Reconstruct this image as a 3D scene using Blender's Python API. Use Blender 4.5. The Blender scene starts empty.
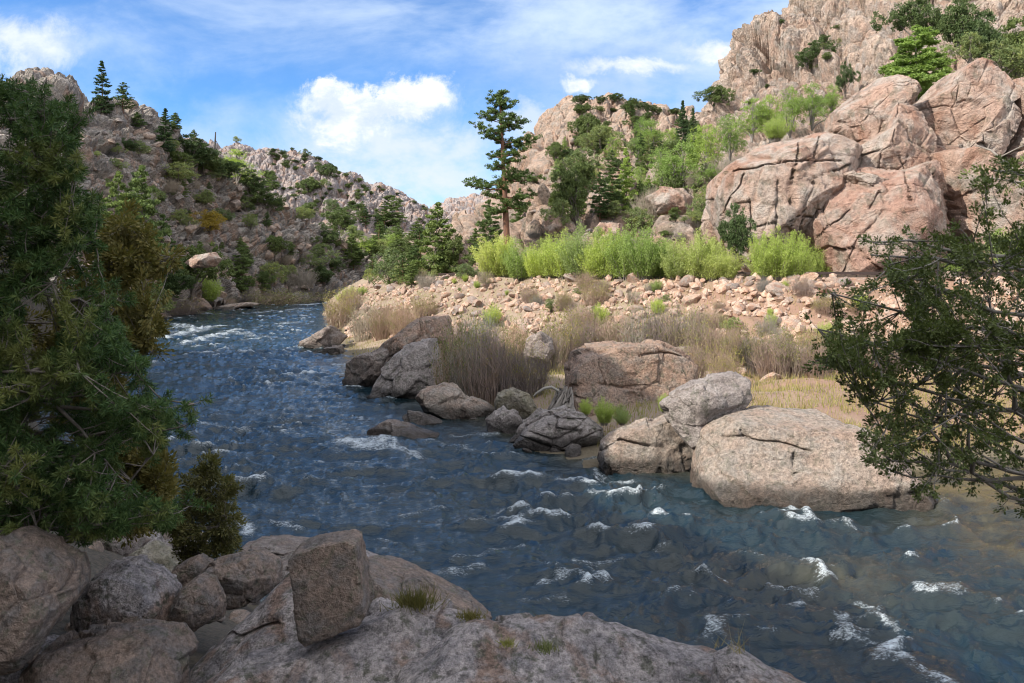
import bpy, math, random
import numpy as np
from mathutils import Vector
from mathutils.bvhtree import BVHTree
sc = bpy.context.scene
C = sc.collection
R = math.radians

# ------------------------------------------------------------------ camera, sky, sun, exposure
F = 796.0; HY = 275.0; CH = 5.5          # focal length in pixels, horizon row, eye height over the water
cam = bpy.data.cameras.new('camera'); cam_o = bpy.data.objects.new('camera', cam); C.objects.link(cam_o)
cam_o.location = (0, 0, CH); cam_o.rotation_euler = (R(90), 0, 0)
cam.sensor_width = 36; cam.lens = 36 * F / 1024
cam.shift_y = (HY - 341.5) / 1024
cam.clip_start = 0.05; cam.clip_end = 8000
cam.dof.use_dof = True; cam.dof.focus_distance = 26; cam.dof.aperture_fstop = 5.6
sc.camera = cam_o
SUN = Vector((-0.76, -0.40, 0.72)).normalized()
SUN_EL = math.asin(SUN.z); SUN_AZ = math.atan2(SUN.x, SUN.y)
w = bpy.data.worlds.new('World'); sc.world = w; w.use_nodes = True
sl = bpy.data.lights.new('sun', 'SUN'); sl.energy = 3.7; sl.angle = R(0.53); sl.color = (1.0, 0.93, 0.82)
so = bpy.data.objects.new('sun', sl); C.objects.link(so)
so.rotation_euler = SUN.to_track_quat('Z', 'Y').to_euler()
sc.view_settings.view_transform = 'Standard'; sc.view_settings.look = 'None'
sc.view_settings.gamma = 1; sc.view_settings.exposure = 1.05
sc.render.engine = 'CYCLES'
sc.cycles.use_denoising = True
try: sc.cycles.denoiser = 'OPENIMAGEDENOISE'
except Exception: pass
sc.cycles.pixel_filter_type = 'BLACKMAN_HARRIS'; sc.cycles.filter_width = 1.05
sc.cycles.max_bounces = 5; sc.cycles.diffuse_bounces = 3; sc.cycles.glossy_bounces = 3
sc.cycles.transmission_bounces = 3; sc.cycles.transparent_max_bounces = 4
sc.cycles.caustics_reflective = False; sc.cycles.caustics_refractive = False

class NT:
    """small helper round a node tree"""
    def __init__(s, t): s.t = t; s.n = t.nodes; s.l = t.links
    def node(s, ty, **k):
        n = s.n.new(ty)
        for a, b in k.items():
            setattr(n, a, b)
        return n
    def put(s, sock, v):
        if hasattr(v, 'is_linked') or isinstance(v, bpy.types.NodeSocket): s.l.new(v, sock)
        else: sock.default_value = v
    def math(s, op, a, b=None, c=None, clamp=False):
        n = s.node('ShaderNodeMath', operation=op, use_clamp=clamp)
        s.put(n.inputs[0], a)
        if b is not None: s.put(n.inputs[1], b)
        if c is not None: s.put(n.inputs[2], c)
        return n.outputs[0]
    def ramp(s, v, a, b, lo=0.0, hi=1.0, smooth=True):
        n = s.node('ShaderNodeMapRange', interpolation_type='SMOOTHSTEP' if smooth else 'LINEAR')
        s.put(n.inputs[0], v); n.inputs[1].default_value = a; n.inputs[2].default_value = b
        n.inputs[3].default_value = lo; n.inputs[4].default_value = hi
        return n.outputs[0]
    def mix(s, f, a, b, blend='MIX'):
        n = s.node('ShaderNodeMix', data_type='RGBA', blend_type=blend)
        s.put(n.inputs[0], f)
        for i, v in ((6, a), (7, b)):
            s.put(n.inputs[i], (*v, 1) if isinstance(v, tuple) and len(v) == 3 else v)
        return n.outputs[2]
    def noise(s, vec, scale, detail=6, rough=0.6, dist=0.0):
        n = s.node('ShaderNodeTexNoise'); s.put(n.inputs['Vector'], vec)
        n.inputs['Scale'].default_value = scale; n.inputs['Detail'].default_value = detail
        n.inputs['Roughness'].default_value = rough; n.inputs['Distortion'].default_value = dist
        return n.outputs[0]
    def mapping(s, vec, scale=(1, 1, 1), rot=(0, 0, 0), loc=(0, 0, 0)):
        n = s.node('ShaderNodeMapping'); s.put(n.inputs[0], vec)
        n.inputs[1].default_value = loc; n.inputs[2].default_value = rot; n.inputs[3].default_value = scale
        return n.outputs[0]

# sky: Nishita, with the cloud layers of the photograph laid out by direction
t = NT(w.node_tree)
for n in list(t.n): t.n.remove(n)
sky = t.node('ShaderNodeTexSky', sky_type='NISHITA', sun_disc=False)
sky.sun_elevation = SUN_EL; sky.sun_rotation = SUN_AZ; sky.altitude = 2300; sky.air_density = 1.0
sky.dust_density = 0.3; sky.ozone_density = 2.5
tc = t.node('ShaderNodeTexCoord').outputs['Generated']
sx = t.node('ShaderNodeSeparateXYZ'); t.l.new(tc, sx.inputs[0])
yy = t.math('MAXIMUM', sx.outputs[1], 0.12)
U = t.math('DIVIDE', sx.outputs[0], yy); V = t.math('DIVIDE', sx.outputs[2], yy)
uvn = t.node('ShaderNodeCombineXYZ'); t.l.new(U, uvn.inputs[0]); t.l.new(V, uvn.inputs[1])
uv = uvn.outputs[0]
wob = t.noise(uv, 13, 9, 0.66, .4); wob2 = t.noise(t.mapping(uv, loc=(7, 3, 0)), 13, 9, 0.66, .4)
big = t.noise(t.mapping(uv, loc=(2, 9, 0)), 3.2, 3, 0.5)
def blob(px, py, rx, ry, soft=0.5, wb=0.09, flat=1.0):
    u0 = (px - 512) / F; v0 = (HY - py) / F
    du = t.math('DIVIDE', t.math('ADD', t.math('SUBTRACT', U, u0), t.math('MULTIPLY', t.math('SUBTRACT', wob, 0.5), wb)), rx / F)
    dv0 = t.math('ADD', t.math('SUBTRACT', V, v0), t.math('MULTIPLY', t.math('SUBTRACT', wob2, 0.5), wb))
    dv = t.math('DIVIDE', dv0, ry / F)
    if flat != 1.0: dv = t.math('MAXIMUM', dv, t.math('MULTIPLY', dv, -flat))
    d = t.math('SQRT', t.math('ADD', t.math('MULTIPLY', du, du), t.math('MULTIPLY', dv, dv)))
    return t.ramp(d, 1.0 + soft, 1.0 - soft)
def vmax(xs):
    r = xs[0]
    for x in xs[1:]: r = t.math('MAXIMUM', r, x)
    return r
cum = vmax([blob(324, 92, 22, 18, .35, .14, 1.3), blob(340, 114, 46, 26, .5, .18, 1.3), blob(420, 97, 37, 22, .35, .12, 1.2), blob(385, 106, 34, 12, .5, .12, 1.3),
            blob(580, 83, 17, 9, .45, .07, 1.3), t.math('MULTIPLY', blob(18, 52, 52, 26, .75, .16, 1.2), .75), blob(735, 50, 44, 7, .8, .07),
            t.math('MULTIPLY', blob(628, 66, 44, 6, .9, .08), .8)])
low = vmax([t.math('MULTIPLY', blob(395, 160, 120, 52, .6, .16), .95), blob(400, 190, 110, 36, .7, .12), t.math('MULTIPLY', blob(530, 128, 70, 22, .7, .12), .8), t.math('MULTIPLY', blob(335, 140, 36, 22, .6, .14), .95),
            t.math('MULTIPLY', blob(190, 150, 90, 30, .9, .1), .45), t.math('MULTIPLY', blob(650, 90, 130, 40, .9, .1), .5)])
c_n = t.noise(t.mapping(uv, scale=(1.0, 2.3, 1), rot=(0, 0, R(-24))), 3.6, 7, 0.58, 0.35)
c_f = t.noise(t.mapping(uv, scale=(1.0, 3.0, 1), rot=(0, 0, R(-24)), loc=(3, 1, 0)), 12, 6, 0.6, 0.3)
band = vmax([t.math('MULTIPLY', blob(590, 20, 260, 55, .8, .12), .75), t.math('MULTIPLY', blob(150, 40, 200, 28, .9, .1), .3), t.math('MULTIPLY', blob(300, 0, 160, 40, .9, .1), .42)])
cir = t.math('ADD', t.math('MULTIPLY', t.ramp(c_n, .42, .72), .5), t.math('MULTIPLY', band, t.ramp(t.math('ADD', t.math('MULTIPLY', c_n, .7), t.math('MULTIPLY', c_f, .3)), .3, .62)))
cir = t.math('MULTIPLY', cir, .85, clamp=True)
inner = t.noise(t.mapping(uv, scale=(1, 1.6, 1), loc=(4, 4, 0)), 14, 7, 0.62)
skyc = t.mix(1.0, sky.outputs[0], (0.62, 0.95, 1.22), 'MULTIPLY')
CL = 9.0
c1 = t.mix(t.math('MULTIPLY', cir, .82), skyc, (CL * .52, CL * .61, CL * .73))
lowm = t.math('MULTIPLY', low, t.ramp(inner, .3, .62, .45, 1.0))
c2 = t.mix(t.math('MULTIPLY', lowm, .9), c1, (CL * .53, CL * .575, CL * .635))
shade = t.mix(t.ramp(inner, .36, .6), (CL * .48, CL * .54, CL * .64), (CL * .70, CL * .71, CL * .73))
c3 = t.mix(t.math('MULTIPLY', cum, .93), c2, shade)
# unseen bright broken cloud added overhead and behind the camera, to fill the shadows
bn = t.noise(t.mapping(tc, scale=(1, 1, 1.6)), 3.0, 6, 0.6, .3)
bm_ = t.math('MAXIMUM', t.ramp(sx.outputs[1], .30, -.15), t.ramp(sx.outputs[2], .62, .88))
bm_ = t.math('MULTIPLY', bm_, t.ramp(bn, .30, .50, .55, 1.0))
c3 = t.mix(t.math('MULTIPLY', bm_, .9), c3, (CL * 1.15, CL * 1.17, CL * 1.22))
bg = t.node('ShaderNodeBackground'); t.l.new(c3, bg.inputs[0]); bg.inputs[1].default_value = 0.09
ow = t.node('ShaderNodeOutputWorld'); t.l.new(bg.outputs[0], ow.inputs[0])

# ------------------------------------------------------------------ number helpers
rng = np.random.default_rng(7); random.seed(7)
def W(px, py, D): return np.array([(px - 512) * D / F, D, CH + (HY - py) * D / F])
def onwater(px, py, z=0.0):
    D = (CH - z) * F / (py - HY); return np.array([(px - 512) * D / F, D, z])
def h3(ix, iy, iz, s):
    n = (ix.astype(np.int64) * 374761393 + iy.astype(np.int64) * 668265263 + iz.astype(np.int64) * 1274126177 + s * 974634777) & 0xffffffff
    n = ((n ^ (n >> 13)) * 1274126177) & 0xffffffff
    n = ((n ^ (n >> 16)) * 2246822519) & 0xffffffff
    return ((n ^ (n >> 15)) & 0xffffff) / float(0x1000000)
def vnoise(p, s=0):
    i = np.floor(p); f = p - i; f = f * f * (3 - 2 * f); i = i.astype(np.int64)
    r = 0
    for a in (0, 1):
        wx = f[:, 0] if a else 1 - f[:, 0]
        for b in (0, 1):
            wy = f[:, 1] if b else 1 - f[:, 1]
            for c in (0, 1):
                wz = f[:, 2] if c else 1 - f[:, 2]
                r = r + wx * wy * wz * h3(i[:, 0] + a, i[:, 1] + b, i[:, 2] + c, s)
    return r * 2 - 1
def fbm(p, o=4, s=0, g=0.5):
    r = 0; a = 1; t_ = 0
    for k in range(o):
        r = r + a * vnoise(p * 2 ** k + 17.3 * k, s + k); t_ += a; a *= g
    return r / t_
def cells(p, s=0):
    """jointed-rock noise: every cell is a randomly tilted plane; returns (plane height, distance to the joint)"""
    i = np.floor(p).astype(np.int64); n = len(p)
    d1 = np.full(n, 1e9); d2 = np.full(n, 1e9); hh = np.zeros(n)
    for a in (-1, 0, 1):
        for b in (-1, 0, 1):
            for c in (-1, 0, 1):
                j = i + (a, b, c)
                q = np.stack([j[:, k] + 0.1 + 0.8 * h3(j[:, 0], j[:, 1], j[:, 2], s + k) for k in range(3)], 1)
                dv = p - q; d = np.sqrt((dv ** 2).sum(1))
                tl = sum((h3(j[:, 0], j[:, 1], j[:, 2], s + 5 + k) - 0.5) * dv[:, k] for k in range(3))
                h_ = 0.6 * (h3(j[:, 0], j[:, 1], j[:, 2], s + 4) - 0.5) + 1.5 * tl
                nw = d < d1
                d2 = np.where(nw, d1, np.minimum(d2, d)); hh = np.where(nw, h_, hh); d1 = np.where(nw, d, d1)
    return hh, d2 - d1
def ss(a, b, x):
    t_ = np.clip((x - a) / (b - a), 0, 1); return t_ * t_ * (3 - 2 * t_)

def mesh(name, Vs, Fs, mat=None, smooth=False, parent=None, loc=None):
    """Vs (n,3); Fs list of int arrays (m,3)/(m,4) -> one linked mesh object"""
    me = bpy.data.meshes.new(name)
    if not isinstance(Fs, list): Fs = [Fs]
    Fs = [np.asarray(f, dtype=np.int32) for f in Fs if len(f)]
    me.vertices.add(len(Vs)); me.vertices.foreach_set('co', np.asarray(Vs, dtype=np.float32).ravel())
    tot = np.concatenate([np.full(len(f), f.shape[1], dtype=np.int32) for f in Fs])
    lv = np.concatenate([f.ravel() for f in Fs])
    me.loops.add(len(lv)); me.loops.foreach_set('vertex_index', lv)
    me.polygons.add(len(tot)); me.polygons.foreach_set('loop_start', np.concatenate([[0], np.cumsum(tot)[:-1]]).astype(np.int32))
    me.polygons.foreach_set('use_smooth', np.full(len(tot), smooth, dtype=bool))
    me.update(calc_edges=True)
    if mat: me.materials.append(mat)
    o = bpy.data.objects.new(name, me); C.objects.link(o)
    if parent: o.parent = parent
    if loc is not None: o.location = loc
    return o
def grid_faces(nu, nv):
    a = np.arange(nu * nv).reshape(nu, nv)
    return np.stack([a[:-1, :-1], a[1:, :-1], a[1:, 1:], a[:-1, 1:]], -1).reshape(-1, 4)
def empty(name, loc, rz=0, s=1.0):
    o = bpy.data.objects.new(name, None); C.objects.link(o); o.location = loc; o.rotation_euler = (0, 0, rz)
    o.scale = (s, s, s) if not isinstance(s, tuple) else s
    o.empty_display_size = 0.2
    return o
def tag(o, label=None, cat=None, group=None, kind=None):
    if label: o['label'] = label
    if cat: o['category'] = cat
    if group: o['group'] = group
    if kind: o['kind'] = kind
    return o
def copy_thing(src, loc, rz=0, s=1.0, label=None, group=None):
    r = src.copy(); C.objects.link(r); r.location = loc; r.rotation_euler = (0, 0, rz)
    r.scale = (s, s, s) if not isinstance(s, tuple) else s
    if label: r['label'] = label
    if group: r['group'] = group
    for ch in list(src.children):
        c = ch.copy(); C.objects.link(c); c.parent = r
    return r

# ------------------------------------------------------------------ materials
def mat_new(name):
    m = bpy.data.materials.new(name); m.use_nodes = True
    t = NT(m.node_tree); b = t.n['Principled BSDF']
    return m, t, b
def rock_mat(name, cols, scale=1.0, rough=0.9, bump=0.5, world=True, lichen=0.25, speck=0.4, stain=None, seedoff=0, wet=False, streak=0.0):
    """cols: three base colours mixed by large noise; dark varnish, lichen and mineral specks on top; scale = features per metre"""
    m, t, b = mat_new(name)
    if world: co = t.node('ShaderNodeNewGeometry').outputs['Position']
    else:
        tcn = t.node('ShaderNodeTexCoord'); oi = t.node('ShaderNodeObjectInfo')
        sc_ = t.math('MULTIPLY', oi.outputs['Random'], 40.0)
        v = t.node('ShaderNodeVectorMath', operation='ADD'); t.l.new(tcn.outputs['Object'], v.inputs[0]); t.l.new(sc_, v.inputs[1])
        co = v.outputs[0]
    co = t.mapping(co, scale=(scale,) * 3, loc=(seedoff, 0, 0))
    n1 = t.noise(co, 0.45, 4, 0.6, 0.4); n2 = t.noise(t.mapping(co, loc=(5, 8, 2)), 1.6, 6, 0.65, 0.3)
    n3 = t.noise(co, 9, 5, 0.7); n4 = t.noise(co, 42, 3, 0.7)
    c = t.mix(t.ramp(n1, .36, .64), cols[0], cols[1])
    c = t.mix(t.ramp(n2, .40, .66), c, cols[2])
    if stain:
        n5 = t.noise(t.mapping(co, loc=(11, 3, 9), scale=(1, 1, .45)), .8, 5, .6, .5)
        c = t.mix(t.math('MULTIPLY', t.ramp(n5, .50, .64), .8), c, stain)
    if lichen:
        n6 = t.noise(t.mapping(co, loc=(1, 13, 4)), 3.2, 8, .72)
        c = t.mix(t.math('MULTIPLY', t.ramp(n6, .52, .62), lichen), c, (.10, .105, .07))
        n7 = t.noise(t.mapping(co, loc=(9, 1, 14)), 2.2, 8, .75)
        c = t.mix(t.math('MULTIPLY', t.ramp(n7, .56, .64), lichen * .8), c, (.055, .052, .05))
    gr = t.math('ADD', t.math('MULTIPLY', n3, .6), t.math('MULTIPLY', n4, .4))
    c = t.mix(1.0, c, t.mix(t.ramp(gr, .38, .62, smooth=False), (1 - speck,) * 3, (1 + speck,) * 3), 'MULTIPLY')
    if not world:
        oi2 = t.node('ShaderNodeObjectInfo')
        c = t.mix(1.0, c, t.mix(oi2.outputs['Random'], (.72, .76, .82), (1.22, 1.1, 1.0)), 'MULTIPLY')
    if wet:   # damp band just above the water line
        gp = t.node('ShaderNodeNewGeometry').outputs['Position']; sp = t.node('ShaderNodeSeparateXYZ'); t.l.new(gp, sp.inputs[0])
        wn = t.math('ADD', sp.outputs[2], t.math('MULTIPLY', t.noise(gp, 1.5, 4, .6), -.25))
        wf = t.ramp(wn, .42, .10)
        c = t.mix(t.math('MULTIPLY', wf, .72), c, (.02, .019, .018))
        t.l.new(t.math('SUBTRACT', rough, t.math('MULTIPLY', wf, .55)), b.inputs['Roughness'])
    else: b.inputs['Roughness'].default_value = rough
    t.l.new(c, b.inputs['Base Color'])
    vor = t.node('ShaderNodeTexVoronoi', feature='DISTANCE_TO_EDGE'); vor.inputs['Scale'].default_value = .9
    wv = t.node('ShaderNodeVectorMath', operation='ADD'); t.l.new(co, wv.inputs[0])
    nn = t.node('ShaderNodeTexNoise'); nn.inputs['Scale'].default_value = 1.3; t.l.new(co, nn.inputs['Vector'])
    t.l.new(nn.outputs['Color'], wv.inputs[1]); t.l.new(wv.outputs[0], vor.inputs['Vector'])
    crk = t.ramp(vor.outputs[0], 0, .035)
    hgt = t.math('ADD', t.math('MULTIPLY', crk, .07), t.math('ADD', t.math('MULTIPLY', n2, .8), t.math('ADD', t.math('MULTIPLY', n3, .5), t.math('MULTIPLY', n4, .22))))
    bp = t.node('ShaderNodeBump'); bp.inputs['Strength'].default_value = bump; bp.inputs['Distance'].default_value = .35 / scale
    t.l.new(hgt, bp.inputs['Height']); t.l.new(bp.outputs[0], b.inputs['Normal'])
    b.inputs['Specular IOR Level'].default_value = .25
    return m
def leaf_mat(name, cols, trans=.35, rough=.6):
    m, t, b = mat_new(name)
    g = t.node('ShaderNodeNewGeometry'); oi = t.node('ShaderNodeObjectInfo')
    n = t.noise(g.outputs['Position'], 1.7, 3, .6)
    c = t.mix(g.outputs['Random Per Island'], cols[0], cols[1])
    if len(cols) > 2: c = t.mix(t.ramp(n, .5, .66), c, cols[2])
    c = t.mix(1.0, c, t.mix(oi.outputs['Random'], (.68, .74, .78), (1.28, 1.18, 1.02)), 'MULTIPLY')
    t.l.new(c, b.inputs['Base Color']); b.inputs['Roughness'].default_value = rough
    b.inputs['Specular IOR Level'].default_value = .2
    tr = t.node('ShaderNodeBsdfTranslucent'); t.l.new(t.mix(1.0, c, (1.15, 1.25, .7), 'MULTIPLY'), tr.inputs[0])
    mx = t.node('ShaderNodeMixShader'); mx.inputs[0].default_value = trans
    t.l.new(b.outputs[0], mx.inputs[1]); t.l.new(tr.outputs[0], mx.inputs[2])
    t.l.new(mx.outputs[0], t.n['Material Output'].inputs[0])
    return m
def bark_mat(name, a, bcol, sc_=8):
    m, t, b = mat_new(name)
    co = t.node('ShaderNodeTexCoord').outputs['Object']
    n = t.noise(t.mapping(co, scale=(1, 1, .25)), sc_, 6, .7); c = t.mix(t.ramp(n, .35, .65), a, bcol)
    t.l.new(c, b.inputs['Base Color']); b.inputs['Roughness'].default_value = .9
    bp = t.node('ShaderNodeBump'); bp.inputs['Strength'].default_value = .6; bp.inputs['Distance'].default_value = .02
    t.l.new(n, bp.inputs['Height']); t.l.new(bp.outputs[0], b.inputs['Normal'])
    return m
PINK = (.42, .275, .205); TAN = (.44, .335, .245); GREY = (.30, .27, .245); RED = (.36, .17, .115)
M = {}
M['hill_l'] = rock_mat('hill_rock_grey', [(.30, .265, .235), (.39, .34, .295), (.18, .165, .155)], .45, bump=.9, lichen=.6, stain=(.33, .22, .16))
M['hill_far'] = rock_mat('far_ridge_rock', [(.34, .285, .27), (.40, .325, .295), (.25, .235, .24)], .3, bump=1, lichen=.5, stain=(.36, .23, .17))  # leaned slightly to blue: distance haze put into the rock colour
M['hill_r'] = rock_mat('hill_rock_tan', [(.43, .32, .25), (.38, .25, .18), (.31, .26, .22)], .35, bump=.9, lichen=.5)
M['cliff'] = rock_mat('cliff_rock', [(.45, .345, .275), (.41, .285, .22), (.37, .32, .28)], .35, bump=.9, lichen=.45)
M['outcrop'] = rock_mat('outcrop_granite', [(.44, .33, .27), (.40, .265, .205), (.40, .35, .31)], .35, bump=.8, lichen=.5, stain=(.33, .185, .13), speck=.25)
M['slab_red'] = rock_mat('outcrop_red_granite', [(.36, .22, .17), (.40, .27, .21), (.38, .31, .265)], .35, bump=.8, lichen=.45, speck=.25)
M['ground'] = None
M['bpale'] = rock_mat('boulder_pale_granite', [(.37, .30, .25), (.34, .25, .20), (.33, .29, .255)], 1.3, bump=.9, lichen=.45, speck=.5, wet=True)
M['bpink'] = rock_mat('boulder_pink_granite', [(.36, .25, .19), (.32, .21, .155), (.30, .24, .20)], 1.3, bump=.9, lichen=.6, speck=.5, wet=True)
M['bdark'] = rock_mat('boulder_dark_granite', [(.20, .16, .14), (.24, .19, .165), (.27, .235, .215)], 1.3, bump=.8, lichen=.4, speck=.45, wet=True)
M['bgrey'] = rock_mat('boulder_grey_granite', [(.31, .27, .25), (.27, .23, .215), (.36, .32, .30)], 1.3, bump=.9, lichen=.6, speck=.45, wet=True)
M['bgreen'] = rock_mat('boulder_mossy_granite', [(.24, .205, .15), (.21, .19, .13), (.28, .25, .21)], 1.6, bump=.8, lichen=.6, speck=.4, wet=True)
M['fore'] = rock_mat('foreground_granite', [(.40, .355, .345), (.48, .42, .40), (.24, .22, .225)], 3.2, bump=1.0, lichen=.75, speck=.6, stain=(.27, .17, .12))
M['forebrown'] = rock_mat('foreground_brown_granite', [(.27, .20, .16), (.225, .17, .14), (.17, .15, .14)], 3.6, bump=.8, lichen=.6, speck=.5)
M['rubble'] = rock_mat('rubble_stone', [(.40, .31, .25), (.33, .29, .26), (.33, .21, .16)], 1.2, bump=.6, world=False, lichen=.35, speck=.35)
M['scree'] = rock_mat('hillside_boulder', [(.33, .26, .215), (.36, .26, .20), (.24, .21, .19)], .6, bump=.7, world=False, lichen=.45, speck=.3)
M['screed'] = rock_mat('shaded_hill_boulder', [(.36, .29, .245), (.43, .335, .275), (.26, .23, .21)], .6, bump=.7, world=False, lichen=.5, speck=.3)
M['pineleaf'] = leaf_mat('pine_needles', [(.06, .105, .035), (.11, .16, .055)], .2)
M['spruce'] = leaf_mat('spruce_needles', [(.045, .085, .038), (.085, .13, .05)], .2)
M['juniper'] = leaf_mat('juniper_leaves', [(.075, .115, .042), (.125, .165, .06)], .2)
M['sage'] = leaf_mat('pale_juniper_leaves', [(.15, .20, .08), (.22, .27, .12), (.27, .29, .11)], .25)
M['yellow'] = leaf_mat('yellow_bush_leaves', [(.26, .19, .03), (.19, .16, .04)], .3)
M['lime'] = leaf_mat('willow_leaves', [(.30, .39, .10), (.42, .50, .17)], .45)
M['cotton'] = leaf_mat('cottonwood_leaves', [(.20, .30, .08), (.31, .40, .13)], .4)
M['fpine'] = leaf_mat('near_pine_needles', [(.04, .085, .028), (.12, .18, .055), (.21, .22, .065)], .25)
M['fjun'] = leaf_mat('near_juniper_leaves', [(.085, .12, .045), (.18, .22, .085)], .2)
M['olive'] = leaf_mat('olive_juniper_leaves', [(.115, .115, .042), (.18, .15, .048)], .25)
M['drystem'] = leaf_mat('dry_willow_stems', [(.31, .225, .195), (.43, .335, .29), (.27, .26, .15)], .15)
M['mauvestem'] = leaf_mat('mauve_dry_stems', [(.26, .205, .20), (.36, .29, .27), (.33, .24, .19)], .15)
M['greystem'] = leaf_mat('grey_bare_twigs', [(.27, .24, .21), (.38, .34, .30)], .1)
M['grass'] = leaf_mat('green_bank_grass', [(.17, .20, .06), (.30, .28, .11), (.34, .27, .13)], .3)
M['straw'] = leaf_mat('straw_grass', [(.36, .27, .13), (.46, .36, .20), (.26, .25, .09)], .25)
M['mid'] = leaf_mat('mid_green_needles', [(.10, .155, .055), (.17, .225, .085)], .25)
M['lime2'] = leaf_mat('pale_willow_leaves', [(.36, .42, .15), (.46, .52, .22), (.30, .36, .12)], .45)
M['bark'] = bark_mat('grey_bark', (.10, .085, .07), (.20, .17, .145))
M['redbark'] = bark_mat('ponderosa_bark', (.20, .09, .05), (.10, .055, .04))
M['deadwood'] = bark_mat('weathered_wood', (.30, .27, .24), (.16, .14, .125), 5)
M['snag'] = bark_mat('burnt_snag_wood', (.05, .045, .042), (.11, .10, .09), 5)

# ------------------------------------------------------------------ valley floor: banks, river bed, embankment
LB = np.array([(400, -10), (60, -2), (20, 2), (9, 5.2), (5, 7.0), (1, 8.6), (-2.6, 11.5), (-6.5, 15.5), (-11.5, 21), (-18.5, 30), (-27, 45), (-36, 70), (-43, 93), (-49, 118),
               (-52, 140), (-51, 156), (-44, 190), (-20, 225), (20, 250), (80, 265)], float)
RB = np.array([(400, 60), (60, 27), (30, 25.5), (20, 25), (13.5, 23.5), (11, 21.5), (9, 20.5), (5.5, 22), (2.5, 23.5), (-0.4, 28.5), (-3.7, 36), (-8, 42), (-12, 55), (-19, 82),
               (-27, 115), (-34, 150), (-34, 178), (-15, 205), (20, 225), (80, 240)], float)
EM = np.array([(400, 120), (90, 66), (45, 47.5), (27, 43), (13.8, 45), (6, 51), (-1, 62), (-8, 78), (-15, 100), (-23, 130), (-29, 160), (-26, 178), (-8, 196), (30, 212), (90, 228)], float)
def dline(x, y, L):
    d = np.full(x.shape, 1e9)
    for (ax, ay), (bx, by) in zip(L[:-1], L[1:]):
        vx, vy = bx - ax, by - ay; l2 = vx * vx + vy * vy
        t_ = np.clip(((x - ax) * vx + (y - ay) * vy) / l2, 0, 1)
        d = np.minimum(d, np.hypot(x - ax - t_ * vx, y - ay - t_ * vy))
    return d
def inpoly(x, y, P):
    r = np.zeros(x.shape, bool)
    n = len(P)
    for i in range(n):
        x0, y0 = P[i]; x1, y1 = P[(i + 1) % n]
        if y0 == y1: continue
        c = ((y0 > y) != (y1 > y)) & (x < (x1 - x0) * (y - y0) / (y1 - y0) + x0)
        r ^= c
    return r
RIV = np.concatenate([LB, RB[::-1]]); STRIP = np.concatenate([RB, EM[::-1]])
def ground_z(x, y):
    x = np.asarray(x, float); y = np.asarray(y, float)
    sh = x.shape; x = x.ravel(); y = y.ravel()
    p = np.stack([x, y, np.zeros_like(x)], 1)
    wx = 0.9 * fbm(p / 5, 3, 11); wy = 0.9 * fbm(p / 5, 3, 21)
    k = ss(8, 25, y); qx = x + wx * k; qy = y + wy * k
    dL = dline(qx, qy, LB); dR = dline(qx, qy, RB); dE = dline(qx, qy, EM)
    riv = inpoly(qx, qy, RIV); strip = inpoly(qx, qy, STRIP)
    left = (~riv) & (~strip) & (dL < dR)
    bed = -np.minimum(1.6, 0.35 * np.minimum(dL, dR))
    al = 0.885 * x + 0.467 * y; pp = -0.467 * x + 0.885 * y
    lz = np.interp(dL, [0, 2, 4, 8, 20, 60], [0, 1.2, 2.3, 3.8, 4.6, 9])
    lz = np.where(y > 60, np.interp(dL, [0, 3, 10, 60], [0, 1.0, 3, 20]), lz)
    edge = -14.0 + 4.2 * ss(15, 21, pp) + 0.5 * np.sin(pp / 4.3) + 0.5 * np.sin(pp / 1.9 + 1)
    rid = np.interp(al - edge, [-60, -12, 0, 1.5, 8.5], [24, 19, 16.5, 15.0, 0]) * (1 - ss(52, 74, pp)) * ss(-60, -25, pp) * (1 + .25 * ss(17, 22, pp))
    lz = lz + rid
    base = 1.25 * ss(0, 5, dR) * (0.75 + 0.25 * ss(0, 14, dR))
    top = 5.25 - 0.0 * x
    bank = base + (top - base) * np.clip(1 - (dE - 0.2) / 8.0, 0, 1) ** 0.9
    far = 5.25 + np.where(dE > 5.5, (dE - 5.5) * 0.12, 0)
    far = np.minimum(far, 12)
    z = np.where(riv, bed, np.where(left, lz, np.where(strip, bank, far)))
    z = z + np.where(riv, 0.15, 0.22 + .45 * strip * ss(4, 8, dR) * ss(0.4, 2.5, dE)) * fbm(p / 2.2, 4, 31) * ss(0, 3, np.minimum(dL, dR) + riv * 3) * np.where((~left) & (~strip) & (~riv) & (dE < 5), .1, 1)
    h2_, e2_ = cells(p / .95 + 9.1, 43)
    z = z + (.26 * h2_ - .10 * (1 - ss(0, .15, e2_))) * strip * ss(.3, 1.5, dE) * (1 - ss(7.5, 10, dE)) * (y < 140)
    hh, e = cells(p * np.array([1, 1, 1]) / 2.1 + 3.3, 41)
    z = z + np.where(left, 1.0, 0.0) * (0.5 * hh) * ss(2, 8, dL)
    return z.reshape(sh)
def spaced(a, b, fine0, fine1, st, gr):
    v = list(np.arange(fine0, fine1, st)); s_ = st; x = v[-1]
    while x < b: s_ *= gr; x += s_; v.append(x)
    s_ = st; x = v[0]; lo = []
    while x > a: s_ *= gr; x -= s_; lo.append(x)
    return np.array(lo[::-1] + v)
gx = spaced(-3500, 3500, -26, 36, .24, 1.035); gy = spaced(-400, 6000, 1, 66, .22, 1.03)
GX, GY = np.meshgrid(gx, gy, indexing='ij')
GZ = ground_z(GX, GY)
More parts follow.
